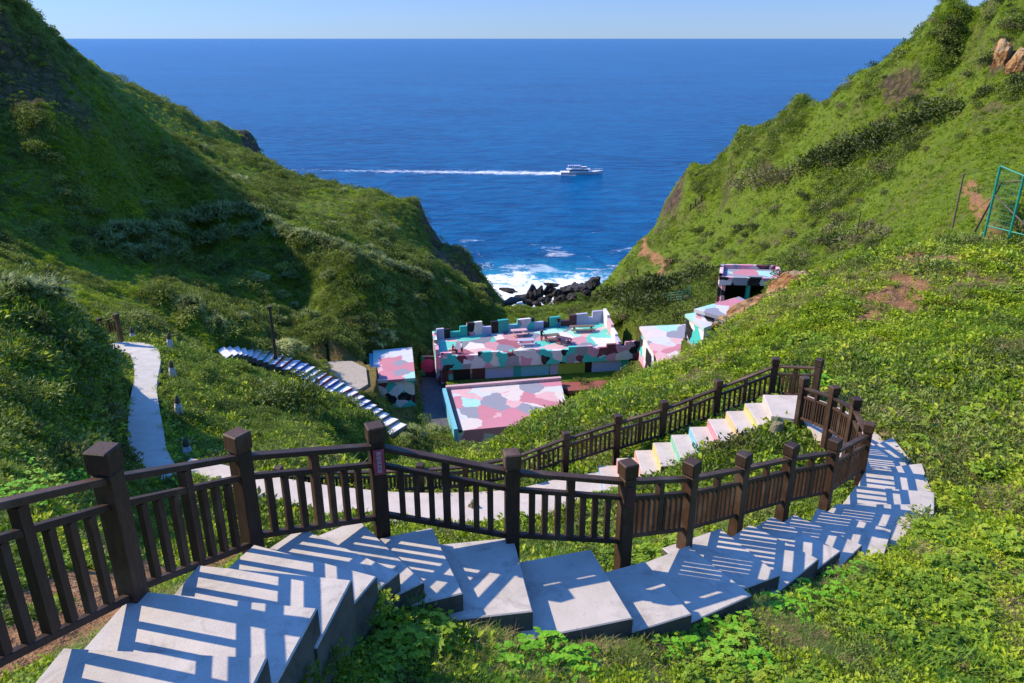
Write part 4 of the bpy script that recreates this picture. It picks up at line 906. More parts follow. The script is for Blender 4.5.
DKT = m_flat('black_cloth', (0.012, 0.012, 0.014), .9); BLU = m_flat('blue_cloth', (0.02, 0.09, 0.36), .9); REDC = m_flat('red_cloth', (0.5, 0.03, 0.07), .9); WHC = m_flat('white_cloth', (0.7, 0.7, 0.72), .9); GRC = m_flat('green_cloth', (0.03, 0.2, 0.14), .9)
person(atz(541.5, 340.5, TZ), .6, DKT, DKT, 'person dressed in black standing at the middle table', arm=.8)
person(atz(558.5, 328, TZ), -.3, DKT, BLU, 'person in a black top and blue trousers standing near the rear parapet')
person(atz(549, 327, TZ), .2, DKT, GRC, 'person in black and green standing by the rear parapet')
person(atz(453, 353, TZ) , 1.2, REDC, DKT, 'person in red sitting at the left end of the terrace', 'sit', .5)
person(atz(462, 353.5, TZ), -1.0, WHC, DKT, 'person in a white top standing at the left end of the terrace', arm=.4)
bt = atz(453, 353, TZ); t = empty('bench', bt, 'plain dark bench under the person in red', 'bench')
bm = bmesh.new(); bx(bm, bt + Vector((.05, .05, .36)), (1.2, .4, .07), 0, bev=.01); obj('seat', bm, M['timber'], t)
for x in (-.5, .5): bm = bmesh.new(); bx(bm, bt + Vector((.05 + x, .05, .16)), (.08, .34, .32)); obj('leg', bm, M['timber'], t)

# ------------------------------------------------------------------ boat
bb = atz(581, 174, SEA); L = 18.5
t = ferry = empty('ferry_boat', bb, 'white passenger boat with two decks speeding right ahead of its wake', 'boat')
def hull_bm(z0, z1, k0, k1, grow=0.0):
    bm = bmesh.new(); rings = []
    for f_ in np.linspace(0, 1, 15):
        x = -L / 2 + L * f_; w = 2.3 * (1 - max(0, (f_ - .5) / .5) ** 2.2) + .06; lift = .9 * max(0, (f_ - .55) / .45) ** 1.6
        rings.append([bm.verts.new(bb + Vector((x + (.9 * (1 if kk else 0) * f_ ** 3), s * w * (k1 if kk else k0), (z1 + lift if kk else z0 + lift * (z0 > .3))))) for s, kk in ((-1, 0), (-1, 1), (1, 1), (1, 0))])
    for a, b_ in zip(rings, rings[1:]):
        for k in range(4): bm.faces.new((a[k], a[(k + 1) % 4], b_[(k + 1) % 4], b_[k]))
    bm.faces.new(rings[0][::-1]); bm.faces.new(rings[-1]); return bm
hl = obj('hull', hull_bm(-.4, 1.5, .75, 1.0), M['hull'], t)
bm = hull_bm(1.05, 1.22, .985, 1.005); obj('hull_stripe', bm, M['hullred'], hl)
bm = bmesh.new(); bx(bm, bb + Vector((-1.0, 0, 2.3)), (9.0, 3.3, 1.7), 0, .97, bev=.08); cb = obj('cabin', bm, M['hull'], t)
for k in range(6):
    for s in (-1, 1): bm = bmesh.new(); bx(bm, bb + Vector((-4.6 + 1.4 * k, s * 1.64, 2.5)), (1.05, .06, .75)); obj('window', bm, M['glass'], cb)
bm = bmesh.new(); bx(bm, bb + Vector((-1.3, 0, 3.2)), (10.5, 3.9, .12)); obj('upper_deck', bm, M['hull'], t)
bm = bmesh.new(); bx(bm, bb + Vector((1.3, 0, 4.0)), (2.4, 2.4, 1.4), 0, .9, bev=.06); wh = obj('wheelhouse', bm, M['hull'], t)
bm = bmesh.new(); bx(bm, bb + Vector((2.47, 0, 4.2)), (.08, 2.0, .6)); obj('window', bm, M['glass'], wh)
for s in (-1, 1): bm = bmesh.new(); bx(bm, bb + Vector((1.3, s * 1.17, 4.2)), (1.9, .08, .6)); obj('window', bm, M['glass'], wh)
bm = bmesh.new(); bx(bm, bb + Vector((-3.2, 0, 5.3)), (5.6, 3.4, .1)); obj('awning', bm, M['lilac'], t)
bm = bmesh.new()
for x in (-5.8, -3.2, -.6):
    for s in (-1, 1): tube(bm, [bb + Vector((x, s * 1.6, 3.2)), bb + Vector((x, s * 1.6, 5.3))], .06, 6)
obj('awning_post', bm, M['hull'], t)
bm = bmesh.new(); tube(bm, [bb + Vector((1.2, 0, 4.6)), bb + Vector((1.0, 0, 7.6))], .08, 6); tube(bm, [bb + Vector((1.1, -.9, 6.5)), bb + Vector((1.1, .9, 6.5))], .05, 6); obj('mast', bm, M['pole'], t)
bm = bmesh.new(); tube(bm, [bb + Vector((8.6, 0, 2.3)), bb + Vector((8.5, 0, 5.0))], .06, 6); obj('mast', bm, M['pole'], t)
bm = bmesh.new()
for s in (-1, 1):
    tube(bm, [bb + Vector((3.6, s * 2.0, 2.6)), bb + Vector((6.5, s * 1.5, 3.0)), bb + Vector((9.4, s * .2, 3.4))], .05, 6)
    for x, w, z_ in ((3.6, 2.0, 2.6), (5.2, 1.75, 2.8), (6.8, 1.4, 3.05), (8.2, .8, 3.2)): tube(bm, [bb + Vector((x, s * w, z_ - 1.05)), bb + Vector((x, s * w, z_))], .04, 6)
obj('bow_rail', bm, M['hull'], t); ferry.scale = (1.02, 1.0, .72)
rr = random.Random(4)
for k in range(7):
    o = person(bb + Vector((-5.4 + .82 * k, rr.uniform(-1.2, -.6), 2.66)), rr.uniform(-.6, .6), rr.choice([DKT, REDC, WHC, BLU]), DKT, 'passenger in dark clothes standing under the awning of the boat'); o['group'] = 'passengers on the boat'

# ------------------------------------------------------------------ plants
LG_ = [(0.0, (0.020, 0.042, 0.005)), (0.26, (0.090, 0.118, 0.008)), (0.55, (0.200, 0.232, 0.013)), (1.0, (0.30, 0.30, 0.034))]
LEAF = {
 'vine': m_leaf('vine_leaves', LG_, .25, .35, (0.16, 0.115, 0.045)),
 'hill': m_leaf('hill_grass_blades', [(0.0, (0.022, 0.045, 0.006)), (0.4, (0.105, 0.148, 0.009)), (1.0, (0.245, 0.285, 0.018))], .05, .35, (0.12, 0.10, 0.035)),
 'shrub': m_leaf('shrub_leaves', [(0.0, (0.036, 0.048, 0.012)), (0.45, (0.090, 0.108, 0.024)), (1.0, (0.175, 0.185, 0.050))], .06, .25, (0.10, 0.075, 0.040)),
 'dry': m_leaf('dry_twigs', [(0.0, (0.07, 0.05, 0.025)), (0.5, (0.16, 0.11, 0.055)), (1.0, (0.26, 0.20, 0.10))], .3, .2),
 'grass': m_leaf('green_grass_blades', [(0.0, (0.03, 0.07, 0.008)), (0.5, (0.09, 0.16, 0.016)), (1.0, (0.20, 0.26, 0.05))], .3, .35, (0.24, 0.20, 0.09)),
 'pan': m_leaf('screwpine_blades', [(0.0, (0.055, 0.068, 0.022)), (0.5, (0.125, 0.135, 0.050)), (1.0, (0.23, 0.215, 0.10))], .2, .2),
 'bright': m_leaf('bright_broad_leaves', [(0.0, (0.07, 0.17, 0.010)), (0.5, (0.12, 0.25, 0.014)), (1.0, (0.19, 0.32, 0.03))], .6, .4),
 'broad': m_leaf('broad_weed_leaves', [(0.0, (0.06, 0.10, 0.010)), (0.5, (0.14, 0.19, 0.016)), (1.0, (0.25, 0.28, 0.03))], .5, .4),
 'dark': m_leaf('dark_thicket_leaves', [(0.0, (0.014, 0.020, 0.006)), (0.5, (0.036, 0.045, 0.012)), (1.0, (0.075, 0.080, 0.025))], .2, .2),
 'brown': m_leaf('brown_thicket_leaves', [(0.0, (0.045, 0.036, 0.020)), (0.5, (0.11, 0.085, 0.05)), (1.0, (0.20, 0.16, 0.10))], .2, .2),
}
STEM = m_flat('brown_stem', (0.07, 0.05, 0.03), .9)
class Leaves:
    def __init__(s): s.v = []; s.f = []
    def leaf(s, p, d, up, L_, w, fold=.18):
        """folded diamond leaf"""
        d = d.normalized(); sd = d.cross(up); sd = sd.normalized() if sd.length > 1e-4 else Vector((1, 0, 0)); nn = sd.cross(d)
        i = len(s.v); m1 = p + d * L_ * .45
        s.v += [p, m1 + sd * w / 2 + nn * fold * w, p + d * L_ - nn * .12 * L_, m1 - sd * w / 2 + nn * fold * w, m1]
        s.f += [(i, i + 1, i + 4), (i + 1, i + 2, i + 4), (i + 2, i + 3, i + 4), (i + 3, i, i + 4)]
    def blade(s, p, d, L_, w, droop, n=4):
        d = d.normalized(); sd = d.cross(Vector((0, 0, 1))); sd = sd.normalized() if sd.length > 1e-4 else Vector((1, 0, 0)); i = len(s.v); q_ = Vector(p); dd = d.copy()
        for k in range(n + 1):
            ww = w * (1 - (k / n) ** 1.6) + .001; s.v += [q_ + sd * ww / 2, q_ - sd * ww / 2]; q_ = q_ + dd * (L_ / n); dd = (dd + Vector((0, 0, -droop / n))).normalized()
        for k in range(n): a = i + 2 * k; s.f.append((a, a + 1, a + 3, a + 2))
    def mesh(s, name, m):
        me_ = bpy.data.meshes.new(name); me_.from_pydata([tuple(x) for x in s.v], [], s.f); me_.materials.append(m); me_.update(); return me_
rl = random.Random(11)
def rdir(lo=-1, hi=1):
    z_ = rl.uniform(lo, hi); a = rl.uniform(0, 2 * math.pi); r_ = math.sqrt(max(0, 1 - z_ * z_)); return Vector((r_ * math.cos(a), r_ * math.sin(a), z_))
def c_vine():
    s = Leaves()
    for k in range(30):
        o_ = rdir(.0, 1); p = Vector((o_.x * rl.uniform(.1, 1), o_.y * rl.uniform(.1, 1), abs(o_.z) * rl.uniform(0, .9)))
        d = Vector((o_.x, o_.y, rl.uniform(-.4, .7))) + rdir() * .8
        s.leaf(p, d, Vector((rl.uniform(-.9, .9), rl.uniform(-.9, .9), 1)), rl.uniform(.26, .5), rl.uniform(.17, .32))
    return s
def c_shrub():
    s = Leaves()
    for k in range(90):
        o_ = rdir(-.1, 1); r_ = rl.uniform(.55, 1.0); p = Vector((o_.x * r_, o_.y * r_, o_.z * r_ * .8))
        s.leaf(p, o_ + rdir() * .9 + Vector((0, 0, .2)), o_ + rdir() * .4, rl.uniform(.22, .42), rl.uniform(.09, .18))
    return s
def c_grass(n=30, droop=1.1, w=.06):
    s = Leaves()
    for k in range(n):
        a = rl.uniform(0, 6.28); t_ = rl.uniform(.1, .9); p = Vector((rl.uniform(-.45, .45), rl.uniform(-.45, .45), -.05))
        s.blade(p, Vector((math.cos(a) * t_, math.sin(a) * t_, 1)), rl.uniform(.6, 1.25), rl.uniform(.6, 1.2) * w, droop * rl.uniform(.5, 1.5), 3)
    return s
def c_broad():
    s = Leaves()
    for k in range(16):
        a = rl.uniform(0, 6.28); r_ = rl.uniform(.1, .8); p = Vector((math.cos(a) * r_, math.sin(a) * r_, rl.uniform(.5, 1.2)))
        for q_ in (-1.0, 0, 1.0): s.leaf(p, Vector((math.cos(a + q_), math.sin(a + q_), rl.uniform(-.3, .2))), Vector((rl.uniform(-.4, .4), rl.uniform(-.4, .4), 1)), rl.uniform(.3, .46), rl.uniform(.26, .4), .12)
    return s
def c_dry():
    s = Leaves()
    for k in range(22):
        d = rdir(-.1, .8); p = Vector((rl.uniform(-.7, .7), rl.uniform(-.7, .7), rl.uniform(0, .35))); s.blade(p, d, rl.uniform(.5, 1.1), .035, .5, 2)
    for k in range(8):
        d = rdir(-.2, .6); s.leaf(Vector((rl.uniform(-.8, .8), rl.uniform(-.8, .8), rl.uniform(0, .4))), d, rdir(), .3, .14)
    return s
def c_pan(n_ros=16):
    s = Leaves()
    for r_ in range(n_ros):
        o_ = rdir(.05, 1) if r_ else Vector((0, 0, 1)); c_ = Vector((o_.x * .72, o_.y * .72, .18 + o_.z * .42))
        for k in range(20):
            d = (o_ * .55 + rdir(-.3, 1) * .9 + Vector((0, 0, .25))); s.blade(c_, d, rl.uniform(.30, .5), .045, 1.5, 3)
    return s
VAR = {k: [f().mesh(nm, LEAF[mk]) for _ in range(n_)] for k, f, nm, mk, n_ in (('vine', c_vine, 'vine_clump', 'vine', 3), ('hill', lambda: c_grass(26, 1.2, .13), 'hill_grass', 'hill', 2), ('shrub', c_shrub, 'shrub_clump', 'shrub', 3), ('broad', c_broad, 'broad_weed', 'broad', 2), ('dry', c_dry, 'dry_clump', 'dry', 2),
       ('grass', lambda: c_grass(26, 1.2, .05), 'grass_clump', 'grass', 2), ('pan', c_pan, 'screwpine', 'pan', 3), ('hillvine', c_shrub, 'hill_shrub', 'hill', 2), ('brown', c_shrub, 'brown_clump', 'brown', 2))}
def scatter(name, mesh, pts, scl, label):
    """one object: the points carry a leaf clump each"""
    if len(pts) == 0: return
    src = bpy.data.objects.new(mesh.name, mesh)
    me_ = bpy.data.meshes.new(name); me_.vertices.add(len(pts)); me_.vertices.foreach_set('co', np.asarray(pts, np.float32).ravel())
    a = me_.attributes.new('scl', 'FLOAT_VECTOR', 'POINT'); n_ = len(pts)
    sc = np.stack([scl, scl * rng.uniform(.85, 1.15, n_), scl * rng.uniform(.7, 1.15, n_)], -1); a.data.foreach_set('vector', sc.astype(np.float32).ravel())
    a = me_.attributes.new('rot', 'FLOAT_VECTOR', 'POINT'); rt = np.stack([rng.normal(0, .18, n_), rng.normal(0, .18, n_), rng.uniform(0, 6.28, n_)], -1); a.data.foreach_set('vector', rt.astype(np.float32).ravel())
    o = bpy.data.objects.new(name, me_); COL.objects.link(o); struct(o, 'stuff'); o['label'] = label; o['category'] = 'ground cover'
    ng = bpy.data.node_groups.new(name, 'GeometryNodeTree'); ng.interface.new_socket('Geometry', in_out='INPUT', socket_type='NodeSocketGeometry'); ng.interface.new_socket('Geometry', in_out='OUTPUT', socket_type='NodeSocketGeometry')
    gi = ng.nodes.new('NodeGroupInput'); go = ng.nodes.new('NodeGroupOutput'); ip = ng.nodes.new('GeometryNodeInstanceOnPoints'); oi = ng.nodes.new('GeometryNodeObjectInfo'); oi.inputs['Object'].default_value = src; oi.inputs['As Instance'].default_value = True
    ar = ng.nodes.new('GeometryNodeInputNamedAttribute'); ar.data_type = 'FLOAT_VECTOR'; ar.inputs[0].default_value = 'rot'
    as_ = ng.nodes.new('GeometryNodeInputNamedAttribute'); as_.data_type = 'FLOAT_VECTOR'; as_.inputs[0].default_value = 'scl'
    er = ng.nodes.new('FunctionNodeEulerToRotation')
    ng.links.new(gi.outputs[0], ip.inputs['Points']); ng.links.new(oi.outputs['Geometry'], ip.inputs['Instance']); ng.links.new(ar.outputs[0], er.inputs[0]); ng.links.new(er.outputs[0], ip.inputs['Rotation']); ng.links.new(as_.outputs[0], ip.inputs['Scale']); ng.links.new(ip.outputs[0], go.inputs[0])
    o.modifiers.new('plants', 'NODES').node_group = ng
    return o
# where plants grow: spread so that the cover looks equally dense at every distance
front = (TH > R(-76)) & (TH < R(76)); fi = np.where(front)[0]; i0, i1 = fi[0], fi[-1]
XF, YF, ZF, RFd = XG[i0:i1], YG[i0:i1], ZG[i0:i1], RG[i0:i1]
EF = ZF / RFd; run = np.maximum.accumulate(EF, axis=1); prev = np.concatenate([np.full((EF.shape[0], 1), -9.), run[:, :-1]], 1)
dE = np.maximum(EF - prev, 0) + .0007 * (EF > run - .05)
bad = NOVEG[i0:i1] | ((SOIL[i0:i1] > .55) & (RFd < 13)) | (ZF < -54.5) | (RFd < 2.2) | (RFd > 330) | (EF < -1.25)
dth = (TH[i0 + 1:i1 + 1] - TH[i0:i1])[:, None] / (TH[len(TH) // 2 + 1] - TH[len(TH) // 2]); inframe = np.abs(TH[i0:i1])[:, None] < R(42)
wgt = np.where(bad, 0, dE * dth * np.where(inframe, 1, .3) * (1 - .93 * np.maximum(ROCK[i0:i1], SOIL[i0:i1])))
def sample(n_, w):
    cs = np.cumsum(w.ravel()); k = np.searchsorted(cs, rng.uniform(0, cs[-1], n_)); a, b_ = np.unravel_index(np.minimum(k, w.size - 1), w.shape)
    j2 = np.minimum(b_ + 1, XF.shape[1] - 1); i2 = np.minimum(a + 1, XF.shape[0] - 1); fa, fb = rng.uniform(0, 1, n_), rng.uniform(0, 1, n_)
    g = lambda Aq: Aq[a, b_] * (1 - fa) * (1 - fb) + Aq[i2, b_] * fa * (1 - fb) + Aq[a, j2] * (1 - fa) * fb + Aq[i2, j2] * fa * fb
    return np.stack([g(XF), g(YF), g(ZF)], -1)
pts = sample(290000, wgt)
x, y, z = pts.T; r_ = np.hypot(x, y); u_, v_, d_ = project(x, y, z)
sz = .046 * r_ ** .47 * np.where(r_ < 12, .82, 1)
pn = fbm(x / 9, y / 9, 71, 4); pm = fbm(x / 2.2, y / 2.2, 81, 4); pr = rng.uniform(0, 1, len(x))
left = (x < -3) & (r_ > 30); leftk = (x < -6.5) & (r_ < 36); right = (x > 2) & (r_ > 55); near = ~(left | leftk | right)
kind = np.full(len(x), 'vine', dtype=object)
kind[near & (pm > .56) & (pr < .6)] = 'dry'; kind[near & (pm < .42) & (pr < .55)] = 'grass'; kind[near & (pr > .90)] = 'hill'; kind[near & (pr > .72) & (pn > .48) & (pr < .9)] = 'shrub'
n2_ = fbm(x / 1.1, y / 1.1, 93, 3); nn_ = near & (r_ < 12.5)
kind[nn_ & (n2_ > .60) & (pr < .55)] = 'dry'; kind[nn_ & (n2_ > .54) & (pr > .6)] = 'grass'; kind[nn_ & (n2_ < .40) & (pr < .10)] = 'broad'
kind[near & (r_ > 12.5) & (n2_ < .36) & (pr < .05)] = 'broad'
kind[right] = 'hill'; kind[right & ((pn > .54) | (pr < .10))] = 'hillvine'; kind[right & (pn > .60) & (pr < .75)] = 'shrub'
kind[left] = 'shrub'; kind[left & (pn < .47)] = 'hillvine'; kind[left & (pn < .40)] = 'hill'; kind[left & (pr < .12)] = 'hill'
kind[leftk] = 'shrub'; kind[leftk & (pr < .5)] = 'grass'; kind[leftk & (pr > .8)] = 'vine'
valley = (r_ > 55) & (r_ < 160) & (np.abs(x) < 30) & (y > 60); kind[valley & (pr < .35)] = 'shrub'
big = np.where(kind == 'hill', .62, np.where(kind == 'shrub', .95, np.where(kind == 'hillvine', .8, np.where(kind == 'dry', .85, .9)))) * np.exp(np.clip(rng.normal(0, .33, len(x)), -.6, .55)) * (1 + .5 * (pn > .6))
near_stairs = np.zeros(len(x), bool)
LBL = {'vine': 'low green vines and small leafed herbs covering the slopes around the steps', 'hill': 'short bright grass covering the hillsides', 'shrub': 'low dark shrubs covering the hillsides', 'broad': 'broad leaved weeds standing among the ground cover', 'dry': 'dry brown twigs and stems among the ground cover', 'grass': 'green grass tufts among the ground cover', 'hillvine': 'leafy bushes mixed into the hillside grass'}
NM = {'vine': 'ground_cover', 'hill': 'hillside_grass', 'shrub': 'hillside_shrubs', 'broad': 'broad_leaved_weeds', 'dry': 'dry_undergrowth', 'grass': 'grass', 'hillvine': 'hillside_bushes'}
for k in NM:
    sel = np.where(kind == k)[0]; nv = len(VAR[k])
    for j in range(nv):
        s_ = sel[j::nv]; scatter(NM[k], VAR[k][j], pts[s_] - np.array([0, 0, .02]), (sz * big)[s_], LBL[k])

# ------------------------------------------------------------------ individual bushes and plants
def bush_leaves(n_, L0, L1, w0, w1, hz=.75):
    s = Leaves(); lobes = [(Vector((0, 0, 0)), 1.0)] + [(Vector((rl.uniform(-.6, .6), rl.uniform(-.6, .6), rl.uniform(-.05, .25))), rl.uniform(.45, .7)) for _ in range(6)]
    for k in range(n_):
        c_, r0 = rl.choice(lobes); o_ = rdir(-.15, 1); r_ = r0 * rl.uniform(.7, 1.02); p = c_ + Vector((o_.x * r_, o_.y * r_, o_.z * r_ * hz))
        s.leaf(p, o_ + rdir() * .9 + Vector((0, 0, .15)), o_ + rdir() * .4, rl.uniform(L0, L1), rl.uniform(w0, w1))
    return s
PANM = [c_pan(26).mesh('screwpine_bush', LEAF['pan']) for _ in range(3)]
DARKM = [bush_leaves(520, .13, .24, .06, .11).mesh('bush', LEAF['shrub']) for _ in range(3)]
DARKER = [bush_leaves(520, .13, .24, .06, .11).mesh('bush', LEAF['dark']) for _ in range(3)]
BROWNM = [bush_leaves(420, .12, .26, .04, .09).mesh('bush', LEAF['brown']) for _ in range(2)]
def bush(name, me_, p, r_, label, cat, group=None, hz=1.0):
    o = bpy.data.objects.new(name, me_); COL.objects.link(o); o.location = p - Vector((0, 0, .15 * r_)); o.scale = (r_ * rl.uniform(.9, 1.15), r_ * rl.uniform(.9, 1.15), r_ * hz * rl.uniform(.85, 1.1)); o.rotation_euler = (0, 0, rl.uniform(0, 6.28))
    return tag(o, label, cat, group)
for k, (u, v, r_) in enumerate(((108, 243, 2.4), (122, 236, 2.6), (137, 234, 2.8), (152, 240, 2.6), (166, 236, 2.8), (180, 228, 2.8), (196, 224, 2.8), (212, 221, 2.8), (228, 217, 2.8), (244, 215, 2.6), (258, 217, 2.4), (150, 258, 2.4), (128, 255, 2.2), (172, 252, 2.4), (200, 243, 2.6), (226, 238, 2.6), (250, 234, 2.4), (270, 228, 2.4), (286, 234, 2.2),
        (302, 240, 2.2), (318, 245, 2.2), (334, 250, 2.1), (350, 256, 2.1), (366, 261, 2.1), (381, 266, 2.1), (396, 270, 2.0), (409, 275, 2.0), (420, 280, 1.9))):
    bush('screwpine_bush', PANM[k % 3], hit(u, v, 45), r_, 'grey green spiky screwpine bush in the dense band across the left hillside', 'bush', 'screwpines on the left hillside', 1.1)
bush('screwpine_bush', PANM[0], hit(190, 312, 45), 2.0, 'round spiky screwpine bush alone on the dark slope above the left path', 'bush', None, 1.3)
bush('screwpine_bush', PANM[1], hit(213, 328, 45), 1.7, 'smaller greyish screwpine bush just below the lone round one', 'bush', None, 1.3)
for k, (u, v, r_) in enumerate(((60, 303, .9), (45, 298, .9), (30, 297, .8), (72, 312, .8), (12, 296, .8))):
    bush('screwpine_bush', PANM[k % 3], hit(u, v, 15), r_, 'grey green spiky bush along the top of the near left knoll', 'bush', 'spiky bushes on the left knoll', 1.0)
for k, (u, v, r_) in enumerate(((742, 186, 2.6), (754, 180, 2.8), (766, 184, 2.6), (776, 176, 2.8), (788, 181, 2.6), (799, 172, 2.6), (836, 232, 1.6), (846, 222, 1.6), (856, 241, 1.6), (830, 246, 1.4), (868, 228, 1.5))):
    bush('thicket_bush', BROWNM[k % 2], hit(u, v, 55), r_ * 1.2, 'brownish leafless looking thicket bush in the band of scrub on the right hillside', 'bush', 'brown thickets on the right hillside', .9)
for k, (u, v, r_) in enumerate(((812, 168, 2.8), (826, 160, 2.8), (842, 154, 3.0), (858, 147, 3.0), (874, 141, 3.0), (890, 134, 3.0), (906, 129, 3.0), (922, 123, 2.8), (938, 117, 2.6), (954, 110, 2.4), (850, 162, 2.6), (882, 148, 2.6), (915, 137, 2.4))):
    bush('thicket_bush', DARKER[k % 3], hit(u, v, 55), r_ * 1.1, 'dark green thicket bush in the long band across the upper right hillside', 'bush', 'dark thickets across the right hillside')
for k, (u, v, r_) in enumerate(((606, 302, 2.2), (618, 296, 2.6), (632, 291, 2.8), (646, 288, 3.0), (660, 292, 2.8), (674, 290, 2.6), (626, 305, 2.4), (641, 303, 2.6), (656, 304, 2.4), (690, 283, 2.4), (704, 277, 2.2), (671, 302, 2.0))):
    bush('thicket_bush', DARKER[k % 3], hit(u, v, 80), r_ * 1.3, 'dark bush in the dense clump between the terrace and the open shelter', 'bush', 'dark clump behind the terrace')
bush('thicket_bush', DARKM[0], hit(935, 270, 15), 1.25, 'rounded dark green bush on the bare orange patch of the near right slope', 'bush')
bush('thicket_bush', DARKM[1], hit(262, 400, 15), 1.2, 'dark bush on the knoll right of the left path below the striped stairs', 'bush')
bush('thicket_bush', DARKM[2], hit(300, 405, 15), 1.5, 'larger dark bush near the right shoulder of the same knoll', 'bush')
def c_leafy(n_):
    s = Leaves(); st = bmesh.new()
    for k in range(n_):
        a = rl.uniform(0, 6.28); r_ = rl.uniform(.05, 1) ** .7; hgt = rl.uniform(.35, 1.0) * (1.1 - .5 * r_); tip = Vector((math.cos(a) * r_, math.sin(a) * r_, hgt))
        tube(st, [Vector((tip.x * .15, tip.y * .15, -.1)), Vector((tip.x * .6, tip.y * .6, hgt * .7)), tip], .012, 4, False)
        for q_ in (-.9, 0, .9):
            d = Vector((math.cos(a + q_), math.sin(a + q_), rl.uniform(-.15, .25))); s.leaf(tip, d, Vector((rl.uniform(-.25, .25), rl.uniform(-.25, .25), 1)), rl.uniform(.22, .34), rl.uniform(.2, .3), .1)
    return s, st
PL = []
for k in range(3):
    s_, st = c_leafy(26 + 5 * k); lm = s_.mesh('leaves', LEAF['bright']); sm = bpy.data.meshes.new('stem'); st.to_mesh(sm); st.free(); sm.materials.append(STEM); PL.append((lm, sm))
def leafy(u, v, r_, label, group=None, rmin=2.0):
    p = hit(u, v, rmin); t = empty('leafy_plant', p, label, 'plant', group); t.scale = (r_, r_, r_ * .9); t.rotation_euler = (0, 0, rl.uniform(0, 6))
    lm, sm = rl.choice(PL)
    for nm, mm in (('leaves', lm), ('stem', sm)): o = bpy.data.objects.new(nm, mm); COL.objects.link(o); o.parent = t
for u, v, r_ in ((520, 668, .24), (548, 662, .26), (572, 672, .22), (535, 652, .2), (500, 680, .2), (560, 682, .22), (585, 660, .16)): leafy(u, v, r_, 'bright green broad leaved plant at the bottom centre in front of the steps', 'bright plants at the bottom centre')
for u, v, r_ in ((672, 640, .2), (690, 628, .22), (715, 640, .24), (738, 655, .24), (700, 660, .22), (725, 672, .22), (690, 612, .14), (745, 630, .18), (760, 672, .2), (665, 655, .18)): leafy(u, v, r_, 'bright green broad leaved plant below the lowest broad tread at the bottom', 'bright plants below the broad treads')
for u, v, r_ in ((790, 618, .2), (815, 605, .2), (840, 600, .2), (800, 590, .16), (860, 575, .18), (835, 580, .16), (775, 605, .16)): leafy(u, v, r_, 'bright green broad leaved plant along the outer edge of the striped steps', 'bright plants along the steps')
for u, v, r_ in ((25, 486, .3), (48, 492, .3), (70, 484, .28), (10, 500, .28), (88, 492, .26), (35, 505, .28), (20, 470, .3), (60, 505, .26)): leafy(u, v, r_, 'bright green leafy plant behind the railing at the left edge', 'bright plants behind the left railing', 5.2)
leafy(812, 390, .5, 'single bright plant with long leaves on the slope above the landing', None, 15)
TUF = [c_grass(34, 1.3, .035).mesh('grass_tuft', LEAF['grass']) for _ in range(3)]
for u, v, r_ in ((318, 672, .28), (340, 680, .3), (300, 682, .26), (365, 676, .24), (395, 668, .2), (880, 672, .42), (905, 664, .4), (930, 676, .46), (955, 668, .4), (985, 676, .42), (860, 655, .36), (835, 668, .34), (800, 676, .36), (420, 655, .18), (440, 676, .22), (640, 676, .2), (1010, 655, .24)):
    bush('grass_tuft', TUF[int(u) % 3], hit(u, v), r_, 'tuft of long arching grass at the bottom of the picture', 'grass', 'grass tufts along the bottom edge', 1.0)
for u, v, r_ in ((560, 432, .9), (572, 422, 1.0), (585, 415, 1.0), (597, 408, 1.0), (548, 440, .8), (610, 404, .9), (590, 428, .8), (535, 446, .8), (605, 418, .8)):
    bush('grass_tuft', TUF[int(u) % 3], hit(u, v, 18), r_, 'large dark tuft of tall arching grass beyond the further railing', 'grass', 'tall grass clumps beyond the railing', 1.1)

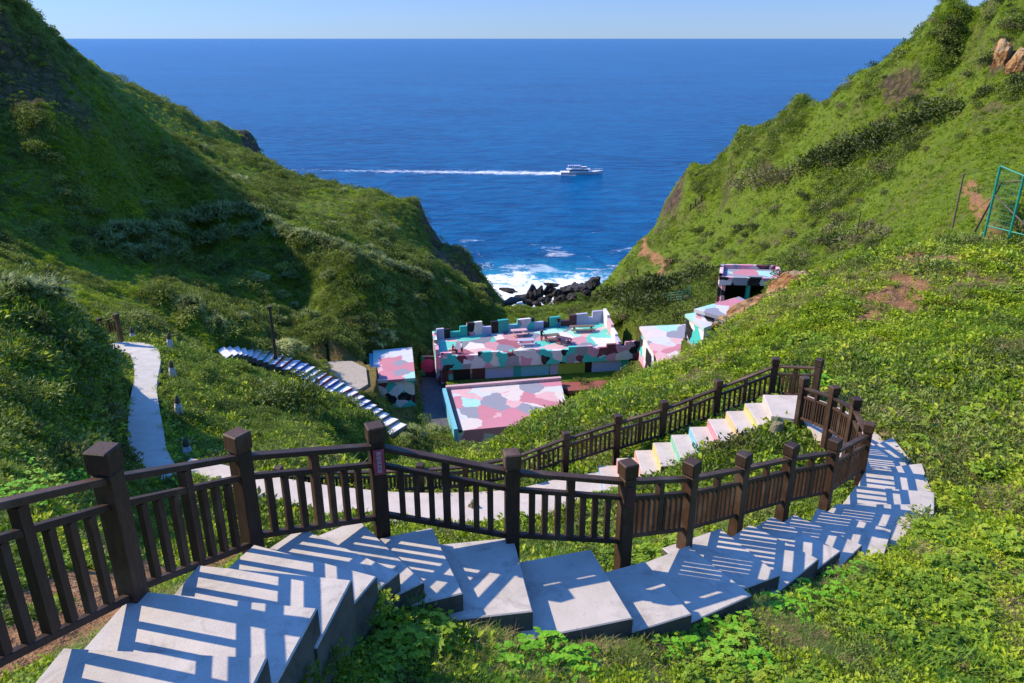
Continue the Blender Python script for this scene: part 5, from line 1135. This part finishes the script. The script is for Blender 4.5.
# loose bushes that break up the hillsides
for dens, sel_, meshes, rr0, rr1, lab in ((520, (XF < -4) & (RFd > 45) & (RFd < 250), DARKM + PANM[:1], .7, 2.0, 'scattered rounded bushes on the left hillside'), (420, (XF > 6) & (RFd > 50) & (RFd < 200), DARKM[:1] + DARKER[:2] + BROWNM, .5, 1.7, 'scattered rounded bushes on the right hillside'),
                                          (230, (XF > 5) & (RFd > 9) & (RFd < 40), DARKM[:1] + DARKER[:1] + BROWNM[:1], .15, .5, 'scattered dark bushes on the near right slope'), (150, (XF < -6) & (RFd > 9) & (RFd < 45), DARKM[:2], .25, .7, 'scattered dark bushes on the near left slopes')):
    ww = wgt * sel_ * np.clip((fbm(XF / 14, YF / 14, 55, 3) - .38) * 4, 0.02, 1)
    pp = sample(dens, ww); sc_ = rng.uniform(0, 1, dens) ** 1.6 * (rr1 - rr0) + rr0
    for k, mm in enumerate(meshes): scatter('hillside_bushes', mm, pp[k::len(meshes)] - np.array([0, 0, .12]), sc_[k::len(meshes)], lab)

# plants that spill over the edges of steps and paths
ep = []
for I_, O_ in NOSW:
    e_ = (O_ - I_).to_2d().normalized()
    for k in range(6):
        d_ = rng.uniform(.04, .22); t_ = rng.uniform(-.5, .1); n_ = Vector((e_.y, -e_.x)); q_ = O_.to_2d() + e_ * d_ + n_ * t_; ep.append((q_.x, q_.y, max(zt(q_.x, q_.y), O_.z - .55) + .0, rng.uniform(.08, .16)))
    for k in range(4): q_ = I_.to_2d() - e_ * rng.uniform(.06, .25) + Vector((rng.uniform(-.2, .2), rng.uniform(-.2, .2))); ep.append((q_.x, q_.y, zt(q_.x, q_.y) + .03, rng.uniform(.08, .15)))
for a_, b_ in zip(OUT + [Vector((8.2, 15.6, LANDZ))], OUT[1:] + [Vector((7.9, 16.6, LANDZ))]):
    for k in range(14): q_ = a_.lerp(b_, rng.uniform(0, 1)); d_ = rng.uniform(.08, .3); ep.append((q_.x + d_, q_.y + .1, zt(q_.x + d_, q_.y) + .05, rng.uniform(.1, .2)))
for side in (0, 1):
    for pa, pb in zip(LEFTPATH, LEFTPATH[1:]):
        for k in range(12):
            q_ = Vector(pa[side]).lerp(Vector(pb[side]), rng.uniform(0, 1)); o_ = rng.uniform(-.05, .2) * (-1 if side == 0 else 1); ep.append((q_.x + o_, q_.y, q_.z - .02, rng.uniform(.1, .22)))
    for pa, pb in zip(LOWPATH, LOWPATH[1:]):
        for k in range(7):
            f_ = rng.uniform(0, 1); ep.append((pa[0] + (pb[0] - pa[0]) * f_, pa[1 + side] + (pb[1 + side] - pa[1 + side]) * f_ + (-1 if side == 0 else 1) * rng.uniform(-.02, .15), LOWZ - .04, rng.uniform(.08, .16)))
ep = np.array(ep)
for k, (vk, vi) in enumerate((('vine', 0), ('grass', 1), ('vine', 2))): scatter('edge_plants', VAR[vk][vi], ep[k::3, :3], ep[k::3, 3], 'low plants growing over the edges of the steps and paths')
